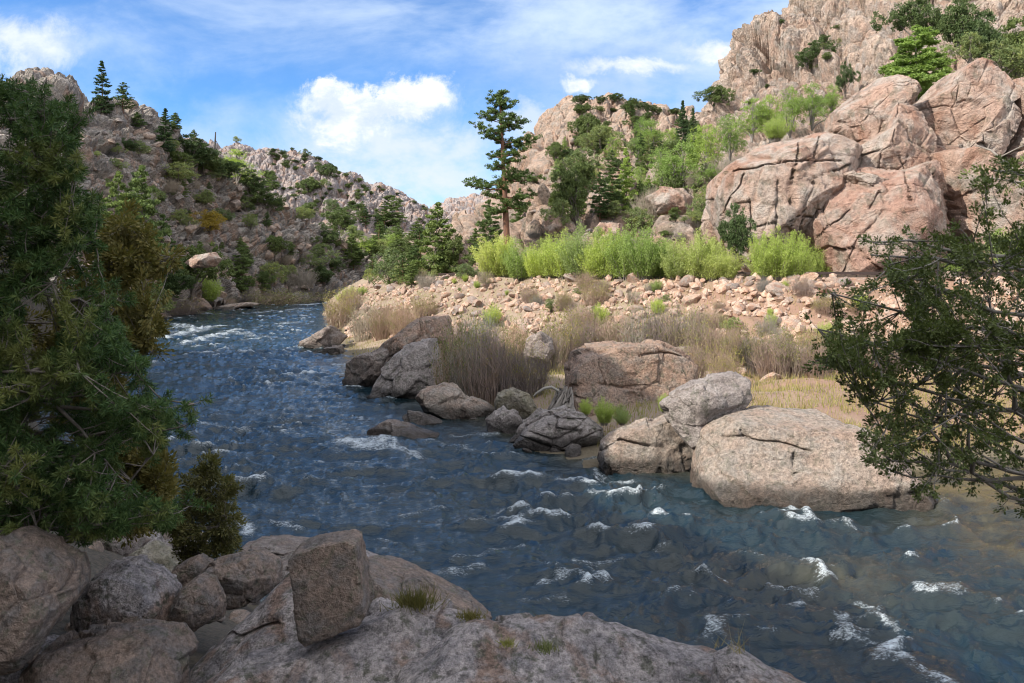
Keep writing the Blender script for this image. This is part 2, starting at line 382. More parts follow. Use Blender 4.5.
def ground_mat():
    m, t, b = mat_new('bank_soil')
    g = t.node('ShaderNodeNewGeometry').outputs['Position']
    n1 = t.noise(g, .5, 5, .6); n2 = t.noise(g, 3, 6, .65); n3 = t.noise(g, 16, 4, .7)
    c = t.mix(t.ramp(n1, .4, .6), (.27, .205, .155), (.23, .165, .125))
    c = t.mix(t.math('MULTIPLY', t.ramp(n2, .5, .62), .7), c, (.20, .185, .085))
    c = t.mix(t.math('MULTIPLY', t.ramp(n3, .5, .65), .6), c, (.16, .12, .09))
    rx_ = t.node('ShaderNodeSeparateXYZ'); t.l.new(g, rx_.inputs[0])
    c = t.mix(t.math('MULTIPLY', t.ramp(t.math('ADD', rx_.outputs[0], t.math('MULTIPLY', n1, 8)), 11, 17), .65), c, (.24, .135, .095))
    c = t.mix(t.node('ShaderNodeAttribute', attribute_name='litter').outputs['Fac'], c, t.mix(t.ramp(n3, .4, .62), (.085, .066, .048), (.035, .032, .022)))
    sp = t.node('ShaderNodeSeparateXYZ'); t.l.new(g, sp.inputs[0])
    c = t.mix(t.ramp(sp.outputs[2], .32, .05), c, (.12, .095, .06))
    t.l.new(c, b.inputs['Base Color']); b.inputs['Roughness'].default_value = .95
    bp = t.node('ShaderNodeBump'); bp.inputs['Strength'].default_value = .8; bp.inputs['Distance'].default_value = .12
    t.l.new(t.math('ADD', n2, t.math('MULTIPLY', n3, .4)), bp.inputs['Height']); t.l.new(bp.outputs[0], b.inputs['Normal'])
    return m
M['ground'] = ground_mat()
ground = mesh('ground', np.stack([GX, GY, GZ], -1).reshape(-1, 3), grid_faces(len(gx), len(gy))[:, ::-1], M['ground'], True)
# grid_faces winds for (u=x, v=y): flipped once so that normals point up
ground.data.flip_normals() if ground.data.polygons[0].normal.z < 0 else None
lit_ = ((dline(GX.ravel(), GY.ravel(), LB) < dline(GX.ravel(), GY.ravel(), RB)) & (GY.ravel() < 75)).astype(np.float32)
at_ = ground.data.attributes.new('litter', 'FLOAT', 'POINT'); at_.data.foreach_set('value', lit_)
tag(ground, kind='structure')

# ------------------------------------------------------------------ hills: lofted slopes with jointed rock relief
def catmull(P, t_):
    n = len(P); x = t_ * (n - 1); i = np.clip(np.floor(x).astype(int), 0, n - 2); f = (x - i)[:, None, None]
    g = lambda k: P[np.clip(k, 0, n - 1)]
    p0, p1, p2, p3 = g(i - 1), g(i), g(i + 1), g(i + 2)
    return 0.5 * (2 * p1 + (p2 - p0) * f + (2 * p0 - 5 * p1 + 4 * p2 - p3) * f * f + (3 * p1 - p0 - 3 * p2 + p3) * f ** 3)
def hill(name, cols, nu, nv, mat, octs, big=(20, 2.0), seed=0, vpow=1.0, ax=(1, 1, 1)):
    """cols: [(px, [(row, distance), ...]), ...] from foot to ridge to back; octs: [(cell metres, relief metres, joint depth), ...]"""
    xs = np.array([c[0] for c in cols], float); rows = len(cols[0][1])
    u = np.linspace(xs[0], xs[-1], nu)
    ctl = np.zeros((rows, nu, 3))
    for k in range(rows):
        py = np.interp(u, xs, [c[1][k][0] for c in cols]); D = np.interp(u, xs, [c[1][k][1] for c in cols])
        ctl[k] = np.stack([(u - 512) * D / F, D, CH + (HY - py) * D / F], 1)
    v = np.linspace(0, 1, nv) ** vpow
    P = catmull(ctl, v).transpose(1, 0, 2)                         # nu, nv, 3
    du = np.gradient(P, axis=0); dv = np.gradient(P, axis=1)
    N = np.cross(du, dv); N /= np.linalg.norm(N, axis=-1, keepdims=True) + 1e-9
    if N[..., 1].mean() > 0: N = -N
    N = N + np.array([0, -.1, .12]); N /= np.linalg.norm(N, axis=-1, keepdims=True)
    p = P.reshape(-1, 3); n = N.reshape(-1, 3)
    wp = p + np.stack([fbm(p / 9, 3, seed + 60), fbm(p / 9, 3, seed + 70), fbm(p / 9, 3, seed + 80)], 1) * 2.2
    d = big[1] * fbm(p / big[0], 4, seed)
    for k, (s_, a_, cr) in enumerate(octs):
        hh, e = cells(wp / s_ * np.array(ax), seed + 100 * k)
        msk = 0.55 + 0.45 * np.clip(1.5 * fbm(p / (s_ * 5), 2, seed + 7 + k) + .5, 0, 1)
        d = d + a_ * (hh + .45 * ss(0, .45, e)) * msk - cr * (1 - ss(0, .14, e))
    d = d + 0.12 * octs[-1][1] * fbm(p / (octs[-1][0] * .4), 3, seed + 5)
    q = p + n * d[:, None]
    o = mesh(name, q, grid_faces(nu, nv), mat, False)
    if o.data.polygons[len(o.data.polygons) // 2].normal.y > 0: o.data.flip_normals()
    return tag(o, kind='structure')

hillA = hill('rocky_hillside', [
    (-230, [(390, 40), (350, 48), (270, 58), (150, 76), (55, 96), (85, 130)]),
    (-100, [(370, 48), (336, 54), (250, 66), (160, 84), (70, 104), (95, 140)]),
    (0, [(352, 55), (330, 60), (240, 76), (150, 96), (92, 116), (110, 150)]),
    (60, [(340, 62), (323, 68), (235, 88), (160, 108), (98, 126), (115, 165)]),
    (95, [(336, 70), (320, 76), (235, 96), (165, 116), (106, 134), (122, 175)]),
    (130, [(326, 82), (314, 88), (235, 106), (170, 124), (108, 144), (125, 180)]),
    (150, [(318, 94), (309, 100), (245, 114), (185, 133), (126, 152), (145, 190)]),
    (170, [(314, 104), (306, 110), (250, 122), (195, 140), (143, 158), (163, 200)]),
    (205, [(309, 122), (302, 128), (255, 140), (208, 156), (166, 172), (186, 210)]),
    (240, [(306, 140), (300, 147), (262, 158), (226, 172), (190, 186), (210, 225)]),
    (300, [(302, 164), (296, 170), (272, 180), (243, 192), (216, 205), (235, 240)]),
    (350, [(300, 186), (292, 195), (277, 207), (260, 215), (242, 225), (262, 255)]),
    (400, [(298, 215), (290, 225), (284, 235), (274, 240), (264, 250), (285, 275)]),
    (450, [(298, 230), (290, 240), (288, 245), (285, 250), (283, 260), (292, 280)])],
    600, 420, M['hill_l'], [(15, 2.8, 1.0), (6, 2.4, 1.0), (2.6, 1.2, .6), (1.1, .4, .2)], (26, 2.2), 3, ax=(1, .7, 1))
hillB = hill('far_ridge', [
    (60, [(285, 260), (240, 300), (190, 340), (140, 400), (160, 480)]),
    (225, [(285, 260), (240, 300), (195, 340), (150, 400), (170, 480)]),
    (262, [(285, 260), (245, 300), (200, 340), (154, 400), (170, 480)]),
    (320, [(285, 260), (250, 300), (210, 345), (168, 400), (190, 480)]),
    (360, [(285, 260), (255, 300), (218, 345), (182, 395), (200, 480)]),
    (392, [(285, 260), (258, 300), (228, 345), (196, 390), (215, 480)]),
    (412, [(285, 260), (262, 300), (236, 345), (207, 385), (225, 480)]),
    (430, [(285, 260), (266, 300), (246, 345), (222, 380), (240, 480)]),
    (470, [(288, 260), (275, 300), (262, 345), (245, 380), (260, 480)])],
    440, 300, M['hill_far'], [(30, 9, 1.5), (8, 3.0, 1.0), (3.6, 1.6, .7), (1.9, .7, .3)], (60, 8), 13, ax=(1, .5, 1))
hillC = hill('distant_hill', [
    (330, [(285, 480), (255, 520), (240, 560), (225, 620), (240, 700)]),
    (425, [(285, 480), (250, 520), (232, 560), (214, 620), (240, 700)]),
    (448, [(285, 480), (245, 520), (225, 560), (202, 620), (240, 700)]),
    (475, [(285, 480), (245, 520), (222, 560), (198, 620), (240, 700)]),
    (520, [(285, 480), (245, 520), (215, 560), (192, 620), (240, 700)]),
    (580, [(285, 480), (245, 520), (215, 560), (185, 620), (240, 700)])],
    240, 140, M['hill_far'], [(30, 8, 2.0), (13, 5, 1.2), (6.0, 2.4, .7)], (60, 6), 23)
hillD = hill('sunlit_hillside', [
    (400, [(294, 118), (284, 124), (278, 130), (270, 138), (262, 150), (275, 170)]),
    (440, [(290, 100), (280, 108), (270, 118), (258, 128), (246, 140), (262, 160)]),
    (475, [(288, 84), (270, 90), (255, 102), (244, 116), (232, 132), (245, 165)]),
    (505, [(284, 66), (258, 72), (238, 88), (220, 118), (195, 150), (215, 200)]),
    (522, [(284, 62), (255, 70), (232, 88), (205, 120), (168, 166), (190, 220)]),
    (534, [(284, 60), (253, 69), (230, 87), (195, 121), (145, 182), (165, 240)]),
    (552, [(284, 58), (252, 68), (226, 86), (180, 122), (126, 196), (150, 250)]),
    (575, [(283, 56), (250, 67), (222, 84), (172, 124), (107, 205), (135, 260)]),
    (600, [(282, 55), (250, 66), (218, 84), (168, 126), (103, 210), (135, 270)]),
    (640, [(281, 54), (250, 64), (214, 82), (165, 126), (107, 213), (135, 270)]),
    (680, [(280, 53), (248, 62), (210, 80), (165, 120), (120, 215), (140, 270)]),
    (740, [(280, 52), (246, 60), (206, 76), (165, 110), (135, 210), (150, 260)]),
    (900, [(280, 50), (250, 58), (215, 70), (175, 100), (150, 180), (160, 230)])],
    500, 520, M['hill_r'], [(13, 3.8, 1.2), (6, 2.3, 1.0), (2.8, 1.2, .5)], (34, 3.5), 33, ax=(1, .42, 1))
hillE = hill('high_cliff', [
    (690, [(185, 84), (165, 94), (150, 104), (140, 114), (130, 122), (150, 160)]),
    (722, [(185, 78), (158, 88), (136, 98), (116, 108), (98, 120), (140, 160)]),
    (733, [(185, 76), (155, 86), (128, 96), (100, 106), (66, 122), (120, 160)]),
    (750, [(185, 74), (150, 84), (115, 95), (80, 107), (46, 125), (100, 165)]),
    (772, [(182, 72), (145, 82), (105, 94), (65, 108), (22, 128), (80, 170)]),
    (790, [(180, 72), (140, 82), (98, 94), (52, 109), (6, 131), (60, 170)]),
    (810, [(178, 70), (135, 80), (90, 92), (38, 110), (-14, 134), (40, 170)]),
    (860, [(172, 68), (125, 76), (75, 88), (10, 110), (-60, 138), (0, 180)]),
    (920, [(165, 66), (110, 73), (60, 84), (-10, 106), (-100, 138), (-40, 180)]),
    (1024, [(165, 66), (110, 72), (55, 84), (-20, 104), (-130, 134), (-60, 180)]),
    (1250, [(200, 66), (140, 72), (70, 84), (-20, 104), (-140, 130), (-80, 180)]),
    (1700, [(260, 66), (200, 80), (110, 100), (20, 120), (-80, 150), (-80, 200)])],
    600, 480, M['cliff'], [(12, 3.4, 1.6), (5.5, 2.3, 1.1), (2.4, 1.1, .6), (1.2, .5, .25)], (30, 2.0), 43, ax=(1, .6, .8))
bpy.context.view_layer.update()
deps = bpy.context.evaluated_depsgraph_get()
BV = [BVHTree.FromObject(o, deps) for o in (ground, hillA, hillB, hillD, hillE)]
O_ = Vector((0, 0, CH))
def drop(px, py):
    """the point of the terrain seen at that pixel"""
    d = Vector(((px - 512) / F, 1, (HY - py) / F)).normalized(); best = None
    for b in BV:
        h = b.ray_cast(O_ + d * 9, d)
        if h[0] is not None and (best is None or h[3] < best[3]): best = h
    return None if best is None else best[0]
def down(x, y, top=200):
    best = None
    for b in BV:
        h = b.ray_cast(Vector((x, y, top)), Vector((0, 0, -1)))
        if h[0] is not None and (best is None or h[0].z > best): best = h[0].z
    return best

# ------------------------------------------------------------------ river
pu = np.concatenate([np.linspace(-700, -20, 90)[:-1], np.linspace(-20, 1050, 680), np.linspace(1050, 2600, 130)[1:]])
rv = 5.6 * np.exp(np.linspace(0, math.log(290 / 5.6), 640))
PU, DV = np.meshgrid(pu, rv, indexing='ij')
X = (PU - 512) * DV / F; Y = DV
p = np.stack([X.ravel(), Y.ravel(), np.zeros(X.size)], 1)
# flow runs from far left towards the lower right; waves are stretched across it
fl = np.array([0.62, -0.78]); ac = np.array([0.78, 0.62])
a1 = p[:, 0] * fl[0] + p[:, 1] * fl[1]; a2 = p[:, 0] * ac[0] + p[:, 1] * ac[1]
wq = lambda s1, s2, off=0: np.stack([(.35 * a1 - .94 * p[:, 1]) / s1 + off, (.35 * a2 + .94 * p[:, 0]) / s2, np.zeros_like(a1)], 1)
warp = fbm(wq(2.4, 2.4, 9), 3, 301) * .9
def ridged(q, s, o=3):
    r = 0; a = 1; tt = 0
    for k in range(o):
        r = r + a * (1 - np.abs(vnoise(q * 2 ** k + 3.7 * k, s + k))) ** 2; tt += a; a *= .5
    return r / tt
q1 = wq(1.5, 2.9); q1[:, 0] += warp; q1[:, 1] += warp * .5
q2 = wq(.66, 1.35, 5); q2[:, 0] += warp * 1.4
q3 = wq(.28, .55, 2)
r1 = ridged(q1, 311); r2 = ridged(q2, 321); r3 = ridged(q3, 331, 2)
calm = 1 - .82 * ss(9, 15, p[:, 0]) * ss(14, 20, p[:, 1])             # the sheltered pool behind the big pale boulder
rough = (0.55 + 0.65 * np.clip(.5 + 1.3 * fbm(wq(9, 6), 2, 341), 0, 1)) * calm
edge_d = np.minimum(dline(p[:, 0], p[:, 1], LB), dline(p[:, 0], p[:, 1], RB))
rough = rough * (0.45 + .55 * ss(0, 3, edge_d))
z = rough * (0.40 * (r1 - .55) + 0.24 * (r2 - .55) + 0.10 * (r3 - .55)) + .05 * fbm(wq(5, 4), 2, 351)
foam = 1.0 * ss(.60, .86, r1) * ss(.40, .7, r2) * ss(.45, .9, rough)
far_r = ss(60, 110, p[:, 1])
foam = np.maximum(foam, .55 * np.exp(-(edge_d / .45) ** 2) * ss(-.1, .4, fbm(p / 1.3, 2, 371)) * (p[:, 0] < 10))
foam = np.maximum(foam, .5 * far_r * ss(.66, .9, r1) * ss(.75, 1.1, rough))
def streak(x0, y0, x1, y1, w_, a_, hz=.06):
    """a line of breaking white water between two pixels on the water; w_ in metres"""
    global foam, z
    A = onwater(x0, y0); B = onwater(x1, y1); vx, vy = B[0] - A[0], B[1] - A[1]; l2 = vx * vx + vy * vy + 1e-9
    tt = np.clip(((p[:, 0] - A[0]) * vx + (p[:, 1] - A[1]) * vy) / l2, 0, 1)
    wob_ = fbm(p / max(.5, w_ * 1.5), 3, int(x0)) * w_ * 1.6
    d = np.hypot(p[:, 0] - A[0] - tt * vx + wob_, p[:, 1] - A[1] - tt * vy + wob_ * .6)
    k = np.exp(-(d / (w_ * 1.45)) ** 2)
    foam = np.maximum(foam, a_ * k); z = z + hz * k
for s_ in [(352, 442, 378, 447, .45, 1.0, .12), (378, 447, 420, 455, .35, .8, .05), (375, 437, 400, 452, .3, .9, .05), (455, 434, 495, 436, .18, .7), (425, 440, 470, 448, .2, .6),
           (550, 580, 605, 568, .13, 1.0, .09), (575, 560, 620, 556, .08, .7), (590, 563, 612, 575, .08, .7), (470, 520, 520, 512, .12, .7), (455, 560, 520, 545, .10, .6), (430, 575, 480, 566, .12, .7),
           (600, 478, 632, 481, .12, .9, .04), (625, 462, 612, 470, .1, .5), (598, 468, 600, 476, .12, .9, .03),
           (782, 503, 830, 520, .13, 1.0, .07), (842, 520, 868, 530, .09, .9, .05), (806, 555, 828, 576, .11, 1.0, .07), (772, 584, 812, 590, .10, .8), (755, 603, 800, 606, .09, .8),
           (700, 575, 725, 578, .08, .8), (688, 572, 710, 580, .07, .6), (858, 600, 880, 606, .08, .7), (842, 618, 850, 638, .09, .8), (878, 612, 898, 635, .08, .8), (835, 636, 905, 644, .07, .9), (850, 618, 872, 614, .05, .6),
           (240, 518, 250, 532, .16, 1.0, .06), (228, 512, 244, 516, .10, .8), (276, 520, 300, 528, .12, .8),
           (180, 345, 240, 330, .7, .9, .12), (150, 340, 215, 326, .8, .9, .12), (240, 333, 262, 338, .6, .7), (262, 326, 300, 322, .8, .7), (150, 372, 205, 381, .5, .5),
           (200, 424, 250, 427, .3, .7), (205, 330, 160, 322, .9, .7), (300, 305, 335, 303, 1.4, .9), (255, 313, 300, 309, 1.2, .8), (335, 380, 300, 377, .3, .5), (290, 377, 330, 384, .3, .6),
           (345, 404, 315, 408, .3, .5), (250, 410, 290, 420, .25, .5), (310, 480, 350, 477, .15, .6), (660, 505, 690, 500, .1, .4), (380, 535, 400, 545, .12, .6), (400, 515, 440, 508, .12, .55),
           (300, 560, 340, 548, .1, .5), (520, 600, 560, 597, .08, .5), (640, 545, 680, 540, .08, .5), (730, 545, 760, 552, .07, .5)]:
    streak(*s_)
shallow = np.maximum(ss(7.5, 12.5, p[:, 0] - 0.15 * (18 - p[:, 1])) * ss(9, 13, p[:, 1] + .25 * p[:, 0]), np.exp(-((p[:, 0] - 5.6) ** 2 / 5 + (p[:, 1] - 14.6) ** 2 / 1.4)) * .35)
shallow = shallow * (.55 + .45 * np.clip(.5 + 1.6 * fbm(p / 2.4, 3, 361), 0, 1))
shallow = np.maximum(shallow, .45 * (1 - ss(0, 1.2, edge_d)))
riv = inpoly(p[:, 0], p[:, 1], RIV)
river = mesh('river_water', np.stack([p[:, 0], p[:, 1], z], 1), grid_faces(len(pu), len(rv)), None, True)
if river.data.polygons[0].normal.z < 0: river.data.flip_normals()
at_ = river.data.attributes.new('foam', 'FLOAT', 'POINT'); at_.data.foreach_set('value', foam.astype(np.float32))
at_ = river.data.attributes.new('shallow', 'FLOAT', 'POINT'); at_.data.foreach_set('value', shallow.astype(np.float32))
tag(river, kind='structure')
def water_mat():
    m, t, b = mat_new('river_water')
    g = t.node('ShaderNodeNewGeometry').outputs['Position']
    fa = t.node('ShaderNodeAttribute', attribute_name='foam').outputs['Fac']
    sa = t.node('ShaderNodeAttribute', attribute_name='shallow').outputs['Fac']
    gr = t.mapping(g, rot=(0, 0, R(-18)), scale=(.8, 1.5, 1))
    nb = t.noise(g, .9, 5, .65, .6)
    bedc = t.mix(t.ramp(nb, .38, .64), (.10, .078, .034), (.035, .030, .016))
    deep = t.mix(t.ramp(t.noise(g, .35, 3, .5), .35, .65), (.007, .019, .027), (.012, .021, .024))
    c = t.mix(sa, deep, bedc)
    n = t.noise(gr, 4.2, 9, .74, 1.6); n2 = t.noise(gr, 17, 5, .7, .8)
    nm = t.math('ADD', t.math('MULTIPLY', n, .62), t.math('MULTIPLY', n2, .38))
    n5 = t.noise(t.mapping(g, rot=(0, 0, R(-40)), scale=(.7, 1.6, 1)), 30, 4, .7, .6)
    nm = t.math('ADD', t.math('MULTIPLY', nm, .6), t.math('MULTIPLY', n5, .4))
    fm = t.ramp(t.math('ADD', t.math('MULTIPLY', fa, .75), t.ramp(nm, .36, .64, 0, 1, False)), .80, 1.55)
    fm = t.math('MULTIPLY', fm, t.ramp(fa, .03, .3))
    c = t.mix(fm, c, (.60, .66, .70))
    t.l.new(c, b.inputs['Base Color'])
    t.l.new(t.math('ADD', t.math('MULTIPLY', fm, .6), .05), b.inputs['Roughness'])
    b.inputs['IOR'].default_value = 1.37
    w1 = t.noise(gr, 2.6, 6, .62, .7); w2 = t.noise(gr, 9, 4, .6, .5)
    bp = t.node('ShaderNodeBump'); bp.inputs['Strength'].default_value = .7; bp.inputs['Distance'].default_value = .085
    t.l.new(t.math('ADD', t.math('ADD', w1, t.math('MULTIPLY', w2, .3)), t.math('MULTIPLY', fm, .25)), bp.inputs['Height']); t.l.new(bp.outputs[0], b.inputs['Normal'])
    return m
river.data.materials.append(water_mat())

# ------------------------------------------------------------------ boulders
def icosphere(n):
    t_ = (1 + 5 ** .5) / 2
    v = [(-1, t_, 0), (1, t_, 0), (-1, -t_, 0), (1, -t_, 0), (0, -1, t_), (0, 1, t_), (0, -1, -t_), (0, 1, -t_), (t_, 0, -1), (t_, 0, 1), (-t_, 0, -1), (-t_, 0, 1)]
    f = [(0, 11, 5), (0, 5, 1), (0, 1, 7), (0, 7, 10), (0, 10, 11), (1, 5, 9), (5, 11, 4), (11, 10, 2), (10, 7, 6), (7, 1, 8), (3, 9, 4), (3, 4, 2), (3, 2, 6), (3, 6, 8), (3, 8, 9), (4, 9, 5), (2, 4, 11), (6, 2, 10), (8, 6, 7), (9, 8, 1)]
    v = np.array(v, float); v /= np.linalg.norm(v, axis=1)[:, None]; f = np.array(f)
    for _ in range(n):
        e = np.sort(np.concatenate([f[:, [0, 1]], f[:, [1, 2]], f[:, [2, 0]]]), 1)
        ue, inv = np.unique(e, axis=0, return_inverse=True); inv = inv.ravel()
        mid = v[ue].mean(1); mid /= np.linalg.norm(mid, axis=1)[:, None]
        m = inv.reshape(3, -1) + len(v); v = np.concatenate([v, mid])
        a, b, c = f.T; ab, bc, ca = m
        f = np.concatenate([np.stack(x, 1) for x in ((a, ab, ca), (b, bc, ab), (c, ca, bc), (ab, bc, ca))])
    return v, f
ICO = {n: icosphere(n) for n in (1, 2, 3, 4, 5, 6)}
def radial(poly, n=720, kw=6):
    """outline -> centre and radius as a function of the angle (slightly rounded)"""
    poly = np.array(poly, float); A = poly; B = np.roll(poly, -1, 0)
    cr = A[:, 0] * B[:, 1] - B[:, 0] * A[:, 1]; ar = cr.sum() / 2
    c = ((A + B) * cr[:, None]).sum(0) / (6 * ar)
    th = np.arange(n) / n * 2 * math.pi; r = np.zeros(n)
    for k, t_ in enumerate(th):
        d = np.array([math.cos(t_), math.sin(t_)]); best = 0
        for a, b in zip(A - c, B - c):
            e = b - a; det = d[0] * -e[1] + d[1] * e[0]
            if abs(det) < 1e-12: continue
            s_ = (a[0] * -e[1] + a[1] * e[0]) / det; u_ = (d[0] * a[1] - d[1] * a[0]) / det
            if s_ > 0 and -1e-6 <= u_ <= 1 + 1e-6: best = max(best, s_)
        r[k] = best
    r[r == 0] = r[r > 0].mean()
    w_ = np.hanning(2 * kw + 1); w_ /= w_.sum()
    return c, th, np.convolve(np.concatenate([r[-kw:], r, r[:kw]]), w_, 'valid')
def rock(name, outline, D, thick, mat, seed=0, lvl=5, box=.62, facets=9, amp=.045, cell=.42, cell_a=.085, cracks=(), parent=None, sink=0.0, tilt=0.0, crackw=.03, crackd=.06, corner=5, cuts=(), joint=.2):
    """a boulder whose front outline is traced in pixels at distance D (centre), with real depth: thick = half depth in metres.
    cracks: pixel polylines pressed into its front."""
    pts = np.array([(W(x, y, D)[0], W(x, y, D)[2]) for x, y in outline])
    if sink: pts[pts[:, 1] < pts[:, 1].min() + .35 * np.ptp(pts[:, 1]), 1] -= sink
    c, th, r = radial(pts, 720, corner)
    d, f = ICO[lvl]
    rho = np.hypot(d[:, 0], d[:, 2]); ang = np.arctan2(d[:, 2], d[:, 0]) % (2 * math.pi)
    rr = np.interp(ang, np.append(th, 2 * math.pi), np.append(r, r[0]))
    s_ = rho ** box; cy = np.sign(d[:, 1]) * np.abs(d[:, 1]) ** box
    q = np.stack([np.cos(ang) * rr * s_, cy * thick, np.sin(ang) * rr * s_], 1)
    q[:, 1] += tilt * q[:, 2]                                       # lean the face backwards with height
    size = max(np.ptp(pts[:, 0]), np.ptp(pts[:, 1]))
    g = np.random.default_rng(seed + 900)
    for k in range(facets):
        n = g.normal(size=3) * np.array([.75, 1, .6]); n[1] = -abs(n[1]) - .25; n /= np.linalg.norm(n)
        e = (q @ n); o = e.max() * g.uniform(.68, .9)
        q -= np.maximum(0, e - o)[:, None] * n * .92
    for n, fr in cuts:
        n = np.array(n, float); n /= np.linalg.norm(n); e = q @ n; q -= np.maximum(0, e - e.max() * fr)[:, None] * n * .97
    nn = q / (np.linalg.norm(q / np.array([1, thick / size * 2, 1]), axis=1)[:, None] + 1e-9); nn /= np.linalg.norm(nn, axis=1)[:, None] + 1e-9
    off = seed * 3.17
    hh, e = cells(q / (size * cell) + off, seed)
    h2, e2 = cells(q / (size * cell * .4) + off, seed + 50)
    dis = size * (amp * .9 * fbm(q / (size * .5) + off, 4, seed) + cell_a * hh * .8 + cell_a * .3 * h2 - cell_a * joint * (1 - ss(0, .05, e))
                  + .012 * fbm(q / (size * .06) + off, 3, seed + 3, .6))
    q = q + nn * dis[:, None]
    wpos = q + np.array([c[0], D, c[1]])
    py_ = HY - (wpos[:, 2] - CH) * F / wpos[:, 1]; wpos[:, 2] += (py_.min() - min(o_[1] for o_ in outline)) * D / F   # settle the whole stone to its height
    for cr in cracks:
        P = np.array(cr, float); ipx = 512 + wpos[:, 0] * F / wpos[:, 1]; ipy = HY - (wpos[:, 2] - CH) * F / wpos[:, 1]
        wob_ = fbm(wpos / (size * .07), 2, seed + 8) * size * .012 * F / D
        dd = dline(ipx + wob_, ipy + wob_, P) * D / F
        k = np.exp(-dd / (size * crackw * .38)) * (q[:, 1] < 0.1 * thick)
        wpos[:, 1] += k * size * crackd * 1.0
    org = np.array([c[0], D, wpos[:, 2].min()])
    if parent is not None:
        o = mesh(name, wpos - np.array(parent.location), f, mat, True, parent)
    else:
        o = mesh(name, wpos - org, f, mat, True, loc=org)
    return o
def boulder(label, *a, group=None, name='boulder', cat='boulder', **k):
    return tag(rock(name, *a, **k), label, cat, group)

GR = 'boulders along the far bank'
boulder('brown slab boulder leaning over the others on top of the pile nearest the river bend', [(371, 352), (383, 342), (406, 327), (423, 315), (443, 313.4), (453, 321), (453, 333), (440, 341), (416, 345), (393, 351)], 40, 1.3, M['bpink'], 1, tilt=.3, group=GR)
boulder('dark low boulder under the leaning slab with its left end in the river', [(341, 376), (345, 361), (360, 354), (383, 347), (411, 340), (408, 365), (398, 388), (375, 390), (342, 388)], 40, 1.5, M['bdark'], 2, group=GR, cracks=[[(405, 345), (385, 360), (376, 388)]])
boulder('grey wedge boulder with a pale lichen patch standing under the leaning slab', [(408, 344), (436, 338), (443, 353), (446, 380), (425, 405), (388, 404), (368, 394), (372, 380), (383, 368), (395, 355)], 36.5, 1.3, M['bgrey'], 3, group=GR, facets=9)
boulder('smooth pale grey boulder with a long tapering right end at the water', [(415, 400), (422, 389), (443, 382), (456, 386), (466, 394), (483, 402), (497, 411), (490, 421), (445, 426), (420, 416)], 31.5, .9, M['bpale'], 4, group=GR, box=.75, facets=3)
boulder('flat dark rock barely above the rapids beside the smooth pale boulder', [(399, 415), (406, 410), (426, 413), (450, 423), (452, 432), (436, 434), (413, 428)], 30, .5, M['bdark'], 5, lvl=4, group=GR, box=.8)
boulder('half drowned smooth rock with white water breaking at its left', [(365, 429), (385, 419), (413, 422), (438, 434), (440, 448), (406, 452), (370, 446)], 27.5, .8, M['bdark'], 6, lvl=4, group=GR, box=.8, facets=2)
boulder('rounded mossy olive boulder between the smooth pale boulder and the stump', [(495, 403), (498, 392), (513, 387), (529, 394), (536, 408), (534, 424), (513, 428), (498, 420)], 29.5, .7, M['bgreen'], 7, group=GR, facets=3)
boulder('small pointed grey rock at the waterline left of the cracked boulder', [(484, 420), (503, 405), (519, 415), (528, 428), (508, 438), (488, 436)], 27.8, .5, M['bgrey'], 8, lvl=4, group=GR)
boulder('grey boulder split by curved cracks sitting in the river', [(512, 441), (527, 422), (543, 410), (566, 405), (586, 412), (602, 425), (606, 441), (588, 452), (552, 455), (515, 446)], 25.8, 1.1, M['bgrey'], 9, lvl=6, group=GR, box=.72, facets=3, crackd=.05,
        cracks=[[(530, 432), (553, 441), (575, 430), (592, 414)], [(546, 411), (560, 419), (585, 420)], [(572, 452), (577, 441), (602, 430)], [(520, 436), (545, 446), (566, 452)]])
boulder('huge pinkish brown boulder on the bank in front of the dry willows', [(565, 385), (568, 362), (575, 350), (592, 344), (622, 339), (652, 340), (680, 349), (699, 362), (705, 380), (700, 405), (665, 428), (610, 436), (580, 425), (569, 405)], 29.5, 2.0, M['bpink'], 10, lvl=6, group=GR, box=.6, facets=6, tilt=.25,
        cracks=[[(598, 384), (620, 388), (646, 384)], [(640, 356), (660, 352), (682, 356)]], crackw=.018, crackd=.03)
boulder('brown rounded boulder in the water under the one leaning on it', [(600, 458), (603, 440), (615, 429), (645, 421), (668, 414), (690, 425), (697, 445), (682, 466), (650, 478), (605, 480)], 22.8, .9, M['bpale'], 11, group=GR, facets=5, cracks=[[(600, 452), (620, 440), (650, 448)]])
boulder('grey boulder propped at a slant against the big pale boulder with a dark overhang', [(662, 400), (680, 386), (710, 376), (735, 371), (748, 377), (751, 392), (742, 410), (720, 424), (705, 448), (690, 443), (670, 420)], 21.8, .8, M['bgrey'], 12, group=GR, facets=8, tilt=.35)
boulder('biggest pale pink boulder of the bank with its foot in the river', [(692, 482), (700, 452), (710, 424), (735, 411), (790, 406), (838, 408), (868, 422), (890, 445), (912, 470), (926, 500), (922, 518), (870, 516), (820, 508), (760, 496), (700, 486)], 20.3, 1.7, M['bpale'], 13, lvl=6, group=GR, box=.42, facets=3, cuts=[((-.15, -.75, .6), .55), ((-.1, -1, -.05), .7), ((0, -.15, 1), .85)], tilt=.35, cell_a=.025,
        cracks=[[(712, 438), (745, 438), (780, 444), (812, 452)], [(795, 455), (797, 495)], [(870, 508), (890, 497), (924, 492)], [(738, 425), (745, 437)]], crackw=.014, crackd=.03)
boulder('dark grey rock half hidden in the dry willow stems', [(523, 352), (528, 337), (540, 331), (551, 337), (555, 352), (545, 362), (528, 362)], 36, .8, M['bdark'], 14, lvl=4, group=GR)
